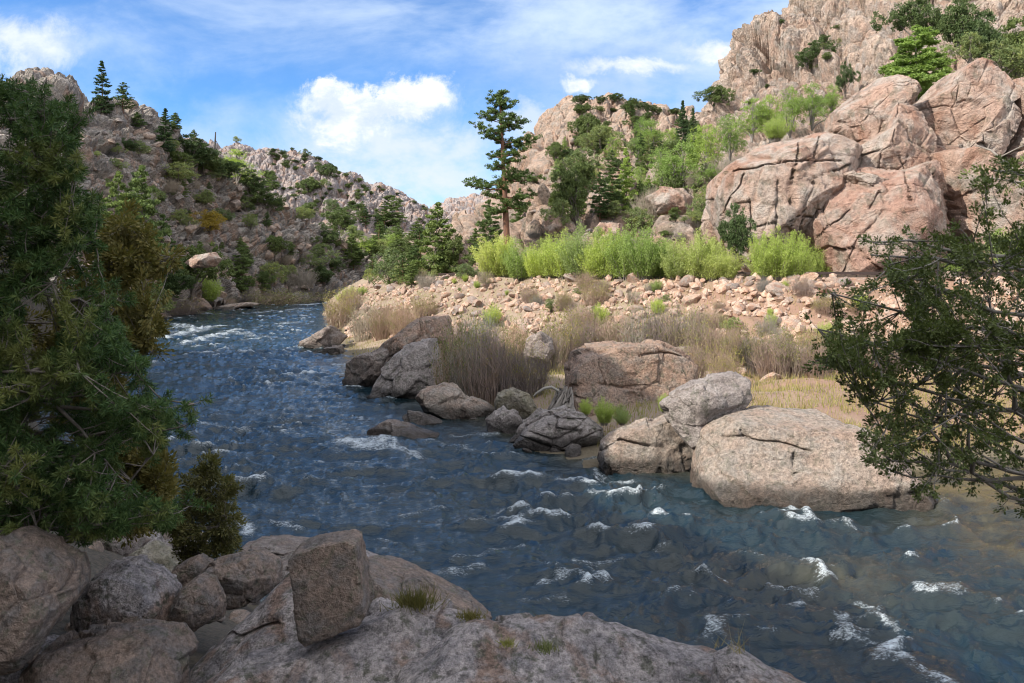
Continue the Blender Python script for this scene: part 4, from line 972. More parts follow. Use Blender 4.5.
def twigs(seed, smat, lmat, n=420, rx=.5, leafn=500, name='dry_shrub', fork=4, th=.0052, leaf=.035):
    """bundle of thin bare upright shoots"""
    g = np.random.default_rng(seed); tb = Buf(); tips = []
    for k in range(n):
        a = g.uniform(0, 6.283); r_ = g.uniform(0, 1) ** .5; H_ = g.uniform(.4, 1.0) ** .8 * (1 - .25 * r_ ** 2)
        u = np.array([math.cos(a), math.sin(a), 0]); b0 = u * r_ * rx * .62; e_ = u * r_ * rx + g.normal(size=3) * [.06, .06, 0]
        s_ = np.linspace(0, 1, 4); P = b0 + (e_ - b0) * s_[:, None] + np.array([0, 0, H_]) * s_[:, None] + g.normal(size=(4, 3)) * .012; P[0, 2] = -.03
        tb.tube(P, th * (1.15 - s_), 3); tips.append(P[-1]); tips.append(P[2])
        for _ in range(fork):
            i = g.integers(1, 3); d = g.normal(size=3) * [.09, .09, .03] + [0, 0, .13]
            tb.tube([P[i], P[i] + d * .5 + g.normal(size=3) * .005, P[i] + d], [th * .7, th * .5, th * .3], 3)
    tips = np.array(tips); v, f = leaves(tips[g.integers(0, len(tips), leafn)] + g.normal(size=(leafn, 3)) * .03, g.normal(size=(leafn, 3)) + [0, 0, 1.2], leaf, leaf * .4, g)
    return plant(name, tb.get(), (v, f), smat, lmat, 'stems', 'leaves')

bank = {}
def reg(k, e): bank.setdefault(k, []).append([e, False])
for s in range(3): reg('pine', conifer(200 + s, M['redbark'], M['pineleaf'], .26, .14, 17, 30, 1.1, .034, .15, .38, .6, .055, 'pine_tree'))
for s in range(3): reg('fir', conifer(210 + s, M['bark'], M['spruce'], .20, .05, 24, 26, 1.1, .032, .45, .22, .95, .042, 'fir_tree'))
for s in range(4): reg('juniper', bushy(220 + s, M['bark'], M['juniper'], .46, 220, 46, .044, .082, 'juniper_tree'))
for s in range(3): reg('sage', bushy(230 + s, M['bark'], M['sage'], .44, 190, 34, .040, .08, 'pale_juniper'))
for s in range(1): reg('yellow', bushy(240 + s, M['bark'], M['yellow'], .55, 150, 36, .045, .10, 'yellow_bush'))
for s in range(3): reg('cotton', bushy(250 + s, M['deadwood'], M['cotton'], .46, 240, 26, .030, .075, 'cottonwood', core=.3))
for s in range(4): reg('willow', willow(260 + s, M['deadwood'], M['lime'], .50, 90, 190, .030))
for s in range(3): reg('willow', willow(264 + s, M['deadwood'], M['lime2'], .52, 80, 190, .030))
for s in range(3): reg('mid', conifer(275 + s, M['bark'], M['mid'], .34, .03, 20, 40, 1.4, .036, .12, .42, .62, .062, 'mid_green_pine'))
for s in range(6): reg('dry', twigs(330 + s, M[('drystem', 'mauvestem', 'drystem', 'mauvestem', 'greystem', 'drystem')[s]], M['grass' if s != 4 else 'sage'], (210, 170, 130, 200, 150, 170)[s], .55, (500, 300, 1500, 900, 400, 2200)[s], 'dry_willow_shrub'))
for s in range(2): reg('grey', twigs(280 + s, M['greystem'], M['sage'], 300, .6, 120, 'bare_brush', 3, .0042))
for s in range(2): reg('conegreen', conifer(290 + s, M['bark'], M['cotton'], .26, .04, 20, 30, 1.2, .036, .1, .3, .8, .055, 'young_pine'))
for s in range(2): reg('brightpine', conifer(296 + s, M['bark'], M['cotton'], .36, .03, 16, 50, 1.6, .045, .0, .35, .5, .085, 'young_pine'))
def put(kind, px, pyb, pyt, label=None, cat='tree', group=None, wide=1.0, at=None, D=None, sink=.0):
    """stand a plant with its foot at pixel (px, pyb) on the terrain and its top at row pyt"""
    L = bank[kind]; k = rng.integers(len(L)); rec = L[k]
    if D is not None:
        x = (px - 512) * D / F; h = Vector((x, D, CH + (HY - pyb) * D / F))
        if at == 'ground': h.z = ground_z(np.array([x]), np.array([D]))[0]
        elif at == 'down': h.z = down(x, D)
    else:
        h = drop(px, pyb)
        if h is None: return None
    H_ = (CH + (HY - pyt) * h.y / F) - h.z
    if H_ <= 0: return None
    loc = (h.x, h.y, h.z - sink - .02 * H_); rz = rng.uniform(0, 6.28); sc3 = (H_ * wide, H_ * wide, H_)
    if not rec[1]:
        o = rec[0]; o.location = loc; o.rotation_euler = (0, 0, rz); o.scale = sc3; rec[1] = True
    else: o = copy_thing(rec[0], loc, rz, sc3)
    for k_ in ('label', 'category', 'group'):
        if k_ in o: del o[k_]
    return tag(o, label, cat, group)

# --- left hillside, singled-out plants
GL = 'trees and bushes on the left hillside'
for a in [('fir', 102, 112, 61, 'tall narrow dark conifer standing highest on the left skyline', 1.15), ('pine', 123, 112, 82, 'shorter dark conifer on the skyline just right of the tall narrow one', 1.3),
          ('fir', 165, 150, 108, 'dark pointed fir on the left skyline above the boulders', 1.3),
          ('juniper', 190, 168, 133, 'round dark juniper on the ridge left of the bare dead snag', 1.4), ('juniper', 204, 174, 146, 'dark bush at the foot of the bare dead snag', 1.5),
          ('juniper', 176, 170, 150, 'low dark bush on the ridge under the pointed fir', 1.7), ('juniper', 222, 182, 158, 'low dark juniper on the ridge right of the bare dead snag', 1.6),
          ('cotton', 237, 182, 147, 'bright green round bush on the ridge against the far ridge', 1.3), ('juniper', 252, 200, 168, 'dark bush below the bright green ridge bush', 1.2),
          ('juniper', 268, 214, 184, 'dark bush on the lower ridge above the gully', 1.2), ('sage', 178, 185, 160, 'pale sage green bush among boulders under the ridge junipers', 1.6),
          ('yellow', 210, 234, 208, 'golden yellow round bush in the middle of the left hillside', 1.3), ('sage', 206, 206, 188, 'small pale pine above the golden yellow bush', 1.0),
          ('sage', 130, 215, 190, 'pale green bush high on the left hillside near the pine branches', 1.4),
          ('mid', 242, 291, 242, 'light green cone shaped young pine near the far left shore', .9), ('sage', 271, 288, 260, 'small pale green bush right of the light green young pine', 1.1),
          ('juniper', 275, 260, 234, 'dark juniper above the small pale green bush', 1.1), ('sage', 323, 268, 242, 'pale yellowish bush on the slope near the river bend', 1.3),
          ('juniper', 315, 285, 262, 'dark bush below the pale yellowish bush', 1.5), ('grey', 300, 287, 262, 'grey leafless brush at the foot of the left hillside', 1.3),
          ('mid', 142, 285, 165, 'tall light green tree behind the dark pine branches', .62), ('mid', 118, 260, 172, 'light green tree left of the tall one behind the pine branches', .7),
          ('mid', 163, 292, 215, 'light green lower tree right of the tall light green one', .8), 
          ('juniper', 190, 300, 240, 'dark green bushy tree on the left shore', .9), ('juniper', 168, 303, 262, 'dark green shrub at the left shoreline', 1.3),
          ('willow', 207, 303, 272, 'small bright green shrub by the rounded shore rock', 1.1), ('sage', 152, 318, 284, 'pale green shoreline bush beside the pine branches', 1.5), ('dry', 178, 318, 292, 'tan dry shrub on the left shoreline', 1.6),
          ('sage', 140, 322, 292, 'pale bush at the water left of the tan dry shrub', 1.4),
          ('juniper', 337, 225, 205, 'dark bush on the ridge crest where the far ridge ends', 1.3), ('sage', 352, 240, 225, 'pale bush on the low ridge end', 1.2)]:
    put(a[0], a[1], a[2], a[3], a[4], 'bush' if a[0] in ('juniper', 'sage', 'yellow', 'grey', 'willow', 'dry') else 'tree', GL, a[5])
# snag
h = drop(214, 172)
if h is not None:
    e = empty('dead_snag', h); tag(e, 'bare black dead tree trunk leaning on the left ridge', 'dead tree', GL)
    k = h.y / F; tb = Buf()
    tb.tube(np.array([[0, 0, -6], [0, 0, 6], [.6, 0, 22], [1.6, 0, 40]]) * k, np.array([1.9, 1.6, 1.2, .8]) * k * .75, 6); mesh('trunk', *tb.get(), M['snag'], True, e)
    for a_, b_ in (((.5, 0, 20), (3.5, 1, 25)), ((1.2, 0, 32), (4, 0, 28)), ((.3, 0, 14), (-3, -1, 19))):
        tb = Buf(); tb.tube(np.array([a_, b_]) * k, np.array([.6, .25]) * k, 4); mesh('branch', *tb.get(), M['snag'], True, e)
def scatter(n, kinds, x0, x1, y0, y1, h0, h1, label, cat, group, inside=None, wide=(1, 1.5), minD=0, maxD=230):
    k = 0
    for _ in range(n * 8):
        if k >= n: break
        px, py = rng.uniform(x0, x1), rng.uniform(y0, y1)
        if inside and not inside(px, py): continue
        h = drop(px, py)
        if h is None or h.z < .6 or h.y < minD: continue
        hh = rng.uniform(h0, h1)
        if put(kinds[rng.integers(len(kinds))], px, py, py - hh, label, cat, group, rng.uniform(*wide)): k += 1
scatter(85, ['juniper', 'sage', 'mid', 'grey', 'sage', 'mid'], 95, 340, 125, 292, 6, 18, 'small bush growing between the boulders of the left hillside', 'bush', 'small bushes on the left hillside')
scatter(26, ['mid', 'pine', 'juniper'], 335, 430, 222, 285, 14, 32, 'dark green tree in the grove where the river disappears', 'tree', 'grove at the river bend')
scatter(16, ['mid', 'sage', 'cotton'], 350, 440, 240, 286, 10, 24, 'light green tree in the grove where the river disappears', 'tree', 'light trees at the river bend')
ridB = lambda x: np.interp(x, [225, 262, 320, 360, 392, 425], [150, 154, 168, 182, 196, 216])
scatter(120, ['juniper'], 228, 425, 150, 245, 2.5, 5.5, 'tiny dark tree dotted over the far ridge', 'tree', 'trees dotted over the far ridge', lambda x, y: y < ridB(x) + 40, (1.2, 2), 250, 900)
# --- middle ground
GM = 'trees left of the tall pine'
for a in [('sage', 392, 293, 245, 'light green bushy juniper at the left end of the right bank', .8, 88), ('mid', 437, 291, 203, 'broad dark green tree between the light juniper and the tall pine', .95, 84),
          ('pine', 420, 290, 228, 'dark green tree half hidden behind the broad one', .8, 92), ('juniper', 455, 284, 232, 'dark green bush leaning right of the broad tree', .8, 84),
          ('sage', 405, 293, 262, 'small pale bush between the light juniper and the broad dark tree', .9, 84),
          ('mid', 490, 262, 200, 'dark green tree at the left foot of the tall pine', .9, 76), ('pine', 520, 250, 188, 'dark green tree at the right foot of the tall pine', .7, 80),
          ('mid', 476, 268, 228, 'lower dark green tree on the slope left of the tall pine', .9, 80), ('sage', 465, 282, 262, 'pale green low shrub at the edge of the rubble', 1.5, 68),
          ('juniper', 503, 262, 228, 'dark low tree right behind the pine trunk', .9, 86)]:
    put(a[0], a[1], a[2], a[3], a[4], 'tree', GM, a[5], D=a[6])
# tall ponderosa
def ponderosa():
    D = 66; b0 = W(507, 246, D); k = D / F
    e = empty('ponderosa_pine', b0); tag(e, 'tall ponderosa pine with layered open branches standing against the clouds', 'pine tree')
    g = np.random.default_rng(5); tb = Buf(); H_ = 153
    ax = lambda z_: np.array([-2.0 * math.sin(z_ / H_ * 2.4) - 6 * (z_ / H_) ** 2, 0, z_])
    zz = np.linspace(-6, H_, 14); tb.tube([ax(q_) * k for q_ in zz], (2.9 * (1 - zz / H_) ** .8 + .45) * k, 8)
    cs, rs = [], []
    limbs = [(34, -1, 18), (40, 1, 28), (47, 1, 33), (49, -1, 22), (56, -1, 41), (61, -1, 36), (66, 1, 36), (70, 1, 27), (78, -1, 15), (84, 1, 20), (88, -1, 17), (91, 1, 27), (99, 1, 36), (103, 1, 30), (105, -1, 24),
             (112, -1, 28), (115, 1, 28), (119, 1, 20), (123, -1, 24), (127, 1, 16), (131, -1, 14), (135, 1, 17), (139, -1, 12), (143, 1, 11), (147, -1, 9), (150, 1, 6)]
    for z_, sd, L in limbs:
        for q_ in range(3):
            a = (0 if sd > 0 else math.pi) + (g.uniform(-.45, .45) if q_ == 0 else g.uniform(-1.9, 1.9)); Lj = L * (g.uniform(.9, 1.05) if q_ == 0 else g.uniform(.45, .8))
            d = np.array([math.cos(a), math.sin(a), 0]); s_ = np.linspace(0, 1, 6); zb = z_ + g.uniform(-1.5, 1.5)
            P = ax(zb) + d * Lj * s_[:, None] + np.array([0, 0, 1]) * (Lj * ((-.30 + .5 * z_ / H_ + g.uniform(-.12, .12)) * s_ + .28 * s_ ** 2.2))[:, None] + g.normal(size=(6, 3)) * .35
            P[0] = ax(zb); tb.tube(P * k, (1.0 * (1.1 - s_) * (1.15 - z_ / H_) + .12) * k, 4)
            for s2 in np.linspace(.35, 1, max(3, int(Lj / 2.6))):
                i = min(int(s2 * 5), 4); fr = s2 * 5 - i; b_ = P[i] * (1 - fr) + P[i + 1] * fr
                for _ in range(2):
                    cs.append(b_ + g.normal(size=3) * [Lj * .07 + .9, Lj * .09 + .8, 1.5] + [0, 0, .9]); rs.append(g.uniform(2.0, 3.3))
    v, f = clump(np.array(cs), np.array(rs), 40, 2.2, .75, g, .6)
    mesh('trunk', *[(tb.get()[0]), tb.get()[1]], M['redbark'], True, e); mesh('crown', v * k, f, M['pineleaf'], False, e)
ponderosa()
# --- sunlit hillside
GD = 'trees on the sunlit hillside behind the willow row'
for a in [('juniper', 577, 226, 160, 'big grey green bushy tree on the slope right of the tall pine', .62), ('sage', 560, 232, 196, 'pale green bush at the left foot of the big grey green tree', .9),
          ('pine', 612, 205, 150, 'dark narrow pine up the slope behind the big grey green tree', .8), ('pine', 600, 222, 172, 'mid green pine in front of the dark narrow one', .9),
          ('conegreen', 626, 212, 148, 'bright green leafy tree left of the pink rock', .7), ('cotton', 683, 196, 138, 'large pale green cottonwood above the willow row', 1.0),
          ('cotton', 662, 190, 145, 'pale green cottonwood left of the large one', .8), ('cotton', 706, 170, 122, 'pale green tree below the high cliff edge', 1.0),
          ('fir', 683, 150, 100, 'dark narrow fir on the skyline left of the high cliff', .9), ('fir', 693, 148, 108, 'second dark fir on the skyline beside the narrow one', .9),
          ('juniper', 716, 112, 84, 'dark round pine at the lower left edge of the high cliff', 1.2), ('grey', 655, 216, 182, 'grey leafless brush right of the bright green tree', 1.3),
          ('grey', 725, 195, 145, 'tall grey leafless brush at the left end of the outcrop', .8), ('grey', 738, 178, 148, 'grey leafless brush on top of the left end of the outcrop', .9), ('sage', 640, 238, 205, 'pale green scrub behind the middle of the willow row', 1.1),
          ('juniper', 735, 262, 200, 'thin dark juniper in front of the left end of the outcrop', .55), ('sage', 700, 228, 196, 'pale olive bush beside the left foot of the outcrop', .8)]:
    put(a[0], a[1], a[2], a[3], a[4], 'bush' if a[0] in ('grey', 'sage') else 'tree', GD, a[5], **({'D': 47.5} if a[1] == 735 else {}))
ridD = lambda x: np.interp(x, [534, 552, 575, 600, 640, 700], [145, 126, 107, 103, 107, 122])
scatter(34, ['juniper', 'pine', 'fir', 'juniper'], 575, 700, 110, 160, 8, 20, 'dark green tree scattered high on the sunlit hillside', 'tree', 'trees high on the sunlit hillside', lambda x, y: y > ridD(x) + 2, (1.0, 1.5), 60)
scatter(60, ['juniper', 'pine', 'conegreen', 'sage', 'cotton', 'cotton'], 555, 715, 140, 228, 14, 34, 'green tree or bush on the middle of the sunlit hillside', 'tree', 'trees on the middle of the sunlit hillside', None, (.8, 1.2), 60)
scatter(16, ['juniper'], 572, 690, 103, 116, 5, 12, 'small dark tree on the crest of the sunlit hillside', 'tree', 'trees on the crest of the sunlit hillside', lambda x, y: y > ridD(x) - 1, (1.2, 1.8), 60)
scatter(55, ['sage', 'juniper', 'grey', 'cotton'], 525, 720, 165, 262, 7, 18, 'low scrub bush on the lower sunlit hillside', 'bush', 'scrub on the lower sunlit hillside', None, (1, 1.6), 50)
# --- high cliff and outcrop top
GE = 'trees on the high cliff and above the outcrop'
for a in [('brightpine', 916, 97, 26, 'bright green young pine in the notch left of the peak boulder', 1.25, 63), ('brightpine', 903, 90, 44, 'yellowish green pine left beside the bright young one', 1.0, 64),
          ('juniper', 918, 45, -8, 'dark pine above the bright green young pine', .9, 74), ('juniper', 958, 52, -6, 'large dark pine at the top above the peak boulder', .8, 70),
          ('juniper', 982, 66, 8, 'dark tree right behind the peak boulder', .8, 68), ('sage', 1000, 84, 36, 'olive green tree right of the peak boulder', .9, 66), ('juniper', 1018, 78, 14, 'dark tree at the right edge above the outcrop', .9, 68),
          ('sage', 970, 64, 30, 'olive green bush just behind the peak boulder', 1.0, 66), ('conegreen', 945, 80, 48, 'pale green shrub between the young pine and the peak boulder', .9, 62), ('sage', 1040, 90, 30, 'olive tree beyond the right edge above the outcrop', 1.0, 66),
          ('juniper', 812, 70, 40, 'small twisted dark pine on a ledge of the high cliff', 1.1, None), ('juniper', 845, 95, 62, 'thin dark pine on the cliff left of the domed slab', .5, None), ('juniper', 823, 44, 34, 'tiny bush on a ledge of the high cliff', 1.3, None),
          ('cotton', 752, 140, 96, 'pale green shrub at the left foot of the high cliff', 1.0, 62), ('cotton', 770, 140, 92, 'pale green shrub at the foot of the high cliff, second from the left', .9, 62), ('cotton', 790, 135, 84, 'tallest pale green shrub at the foot of the high cliff', .8, 62),
          ('cotton', 812, 128, 80, 'pale green shrub beside the small twisted pine', .9, 62), ('cotton', 832, 122, 82, 'pale green shrub at the left side of the domed slab', .7, 62), ('willow', 776, 140, 112, 'bright green low shrub on top of the left end of the outcrop', 1.1, 57), ('cotton', 730, 158, 112, 'pale green tree above the grey brush', .9, 66)]:
    put(a[0], a[1], a[2], a[3], a[4], 'tree', GE, a[5], D=a[6])
scatter(12, ['juniper', 'sage'], 740, 900, 20, 120, 4, 10, 'small bush in a crack of the high cliff', 'bush', 'bushes on the high cliff', None, (1, 1.6), 60)

# --- willow row on the embankment edge
GW = 'bright green willows along the railway'
ws = [(492, 286, 252), (505, 288, 244), (520, 290, 240), (535, 293, 246), (551, 293, 236), (566, 292, 243), (580, 292, 238), (597, 292, 246), (611, 294, 240), (628, 296, 236), (644, 295, 232), (660, 295, 242), (676, 293, 250)]
lab = ['leftmost bright green willow of the row', 'second bright green willow of the row from the left', 'third bright green willow of the row from the left', 'fourth bright green willow of the row from the left', 'fifth bright green willow of the row from the left',
       'sixth bright green willow of the row from the left', 'middle bright green willow of the row', 'sixth bright green willow of the row from its right end', 'fifth bright green willow of the row from its right end', 'fourth bright green willow of the row from its right end',
       'tallest bright green willow near the right end of the row', 'second bright green willow of the row from its right end', 'last bright green willow at the right end of the row']
def Dem(px, off=0.8):
    """distance at which the sight line of that column crosses the embankment edge"""
    d_ = np.linspace(38, 140, 900); x = (px - 512) * d_ / F; ins = inpoly(x, d_, STRIP); i = np.where(ins)[0]
    return d_[i[-1]] + off if len(i) else 60
for (x_, b_, t_), l_ in zip(ws, lab): put('willow', x_, b_, t_ - 14 + rng.uniform(-9, 9), l_, 'willow', GW, .75 + rng.uniform(0, .3), D=Dem(x_, rng.uniform(-.4, 1.6)), at='ground')
for x_, t_, w_, l_ in [(696, 236, .7, 'round bright willow left of the gap, beside the thin juniper'), (712, 246, .7, 'bright willow between the round one and the gap'), (727, 256, .8, 'lower bright willow at the left side of the gap'),
                   (762, 242, .62, 'left one of the pair of bright willows right of the gap'), (778, 234, .62, 'tallest bright willow right of the gap'), (796, 240, .6, 'bright willow below the left end of the red slab'),
                   (816, 246, .6, 'lower bright willow in front of the red slab'), (834, 254, .6, 'rightmost bright willow before the juniper branches'), (848, 262, .6, 'smallest bright willow before the juniper branches')]:
    put('willow', x_, 290, t_ - 12, l_, 'willow', GW, w_ * 1.2, D=Dem(x_, -.2 if x_ < 800 else 5.2), at='ground')
put('willow', 785, 300, 279, 'small bright green clump hanging over the rubble edge', 'willow', GW, .9, D=Dem(785, -1.5), at='ground')
for x_, d_, t_ in [(1000, 47, 225), (1035, 47, 215), (975, 48, 240), (950, 48, 252), (900, 47.5, 262)]:
    put('cotton', x_, 285, t_, {1000: 'pale green tree behind the juniper branches near the right edge', 1035: 'pale green tree beyond the right edge of the juniper branches', 975: 'pale green shrub behind the juniper branches under the outcrop',
        950: 'small pale green shrub at the foot of the right slab', 900: 'lowest pale green shrub by the track under the red slab'}[x_], 'tree', 'shrubs behind the juniper branches', .8, D=d_, at='ground')

# --- dry willows and grasses on the bank
GDY = 'dry pinkish willow shrubs on the bank'
dry = [(352, 322, 288, 84, .8), (368, 345, 300, 62, .8), (385, 343, 302, 60, .8), (403, 336, 302, 58, .8), (340, 326, 296, 80, .8), (425, 322, 298, 60, .9),
       (455, 392, 330, 34, .62), (470, 398, 326, 33.5, .6), (487, 400, 322, 33, .6), (503, 396, 330, 33, .6), (465, 372, 316, 38, .6), (492, 372, 318, 38, .6), (516, 374, 322, 37, .6), (530, 396, 344, 32.5, .6), (545, 372, 328, 37, .7),
       (448, 350, 318, 42, .7), (480, 350, 306, 43, .7),
       (560, 362, 312, 39, .7), (580, 352, 312, 40, .7), (600, 346, 310, 41, .7), (622, 345, 306, 40, .7), (645, 346, 300, 39, .7), (664, 352, 300, 38, .6), (682, 352, 302, 38, .6), (700, 356, 312, 37, .7), (716, 364, 322, 36, .7), (735, 360, 324, 37, .7), (755, 362, 330, 36, .7),
       (775, 366, 330, 35, .8), (796, 368, 334, 34.5, .8), (815, 370, 344, 34, .8), (690, 372, 340, 33, .7), (725, 378, 348, 32, .8), (840, 362, 330, 36, .8), (870, 366, 336, 36, .8), (905, 366, 336, 36, .8), (940, 366, 340, 36, .9), (985, 360, 336, 37, .9)]
for x_, b_, t_, D_, w_ in dry: put('dry', x_, b_, t_ - 9, 'dry pinkish brown willow shrub on the bank below the rubble slope', 'shrub', GDY, w_ * .95, D=D_, at='ground')
for k_ in range(64):
    px_ = rng.uniform(400, 960); De = Dem(px_, 0) - rng.uniform(1.5, 8); kd = ['dry', 'dry', 'dry', 'sage', 'grey', 'willow'][rng.integers(6)]
    x_ = (px_ - 512) * De / F; z_ = ground_z(np.array([x_]), np.array([De]))[0]; rb = HY - (z_ - CH) * F / De
    put(kd, px_, rb, rb - rng.uniform(.5, 1.7) * F / De * (.6 if kd in ('sage', 'willow') else 1), 'low dry or green bush growing out of the rubble slope', 'bush', 'bushes on the rubble slope', rng.uniform(.7, 1.3), D=De, at='ground')
for x_, b_, t_, D_, w_ in [(236, 300, 290, 150, 3), (255, 299, 289, 155, 3), (272, 300, 287, 152, 2.4), (287, 299, 289, 160, 2.4), (312, 299, 290, 168, 2.4), (325, 298, 291, 172, 2.6), (220, 304, 294, 140, 2.5)]:
    put('dry', x_, b_, t_, 'tan dry shrub fringing the far left shore', 'shrub', 'dry shrubs on the far left shore', w_, D=D_, at='ground')
for x_, b_, t_, D_, w_, l_ in [(604, 424, 394, 25.5, .8, 'fresh green weeds growing at the foot of the huge pinkish boulder'), (622, 424, 402, 25.2, .9, 'fresh green weeds right of the tallest ones at the huge pinkish boulder'),
                           (586, 415, 396, 26.5, .8, 'fresh green weeds between the cracked boulder and the huge pinkish boulder'), (664, 412, 392, 25, .7, 'thin green shoots in front of the huge pinkish boulder'),
                           (590, 372, 352, 33, .9, 'pale green tuft behind the huge pinkish boulder')]:
    put('willow', x_, b_, t_, l_, 'weeds', 'green weeds between the boulders', w_, D=D_)
for x_, b_, t_, D_, w_ in [(352, 300, 285, 100, 1.6), (362, 302, 286, 92, 1.6), (345, 305, 290, 98, 1.6), (600, 330, 300, 45, .8), (655, 318, 296, 44, .7), (770, 330, 306, 41, .8), (700, 345, 318, 38, .6), (825, 345, 318, 38, .8), (492, 320, 300, 50, .9), (432, 310, 296, 66, 1.3)]:
    put('willow', x_, b_, t_, 'yellow green young willow sprouting among the dry shrubs', 'willow', 'young willows among the dry shrubs', w_, D=D_, at='ground')
def grass(name, label, mat, n, region, hmin, hmax, seed, w_=.012):
    g = np.random.default_rng(seed); x, y = region(g, n); z_ = ground_z(x, y)
    q = np.stack([x, y, z_ - .01], 1); h_ = g.uniform(hmin, hmax, len(x)) * (0.6 + .6 * np.clip(.5 + fbm(q / 1.3, 2, seed), 0, 1))
    ln = g.normal(size=(len(x), 3)) * .28; ln[:, 2] = 1; a = g.uniform(0, 6.28, len(x)); sd = np.stack([np.cos(a), np.sin(a), 0 * a], 1) * w_
    v = np.stack([q - sd, q + sd, q + unit(ln) * h_[:, None]], 1).reshape(-1, 3)
    tag(mesh(name, v, np.arange(len(v)).reshape(-1, 3), mat), label, name.replace('_', ' '), kind='stuff')
def reg_bank(d0, d1, x0, x1, thr, s):
    def f(g, n):
        px = g.uniform(x0, x1, n); D_ = d0 + (d1 - d0) * g.uniform(0, 1, n) ** 1.4; x = (px - 512) * D_ / F
        q = np.stack([x, D_, 0 * x], 1); e = dline(x, D_, EM); r = dline(x, D_, RB); st = inpoly(x, D_, STRIP)
        ok = st & (fbm(q / 1.6, 3, s) > thr) & (r > .9) & ((e > 6.5) | (g.uniform(size=n) < .38))
        return x[ok], D_[ok]
    return f
grass('bank_grass', 'green and tan grass covering the flat bank behind the boulders', M['grass'], 130000, reg_bank(20, 110, 330, 1150, -.35, 81), .10, .38, 81)
grass('straw_tufts', 'straw coloured dry grass on the bank and the rubble slope', M['straw'], 60000, reg_bank(24, 110, 330, 1150, .05, 91), .18, .55, 91)

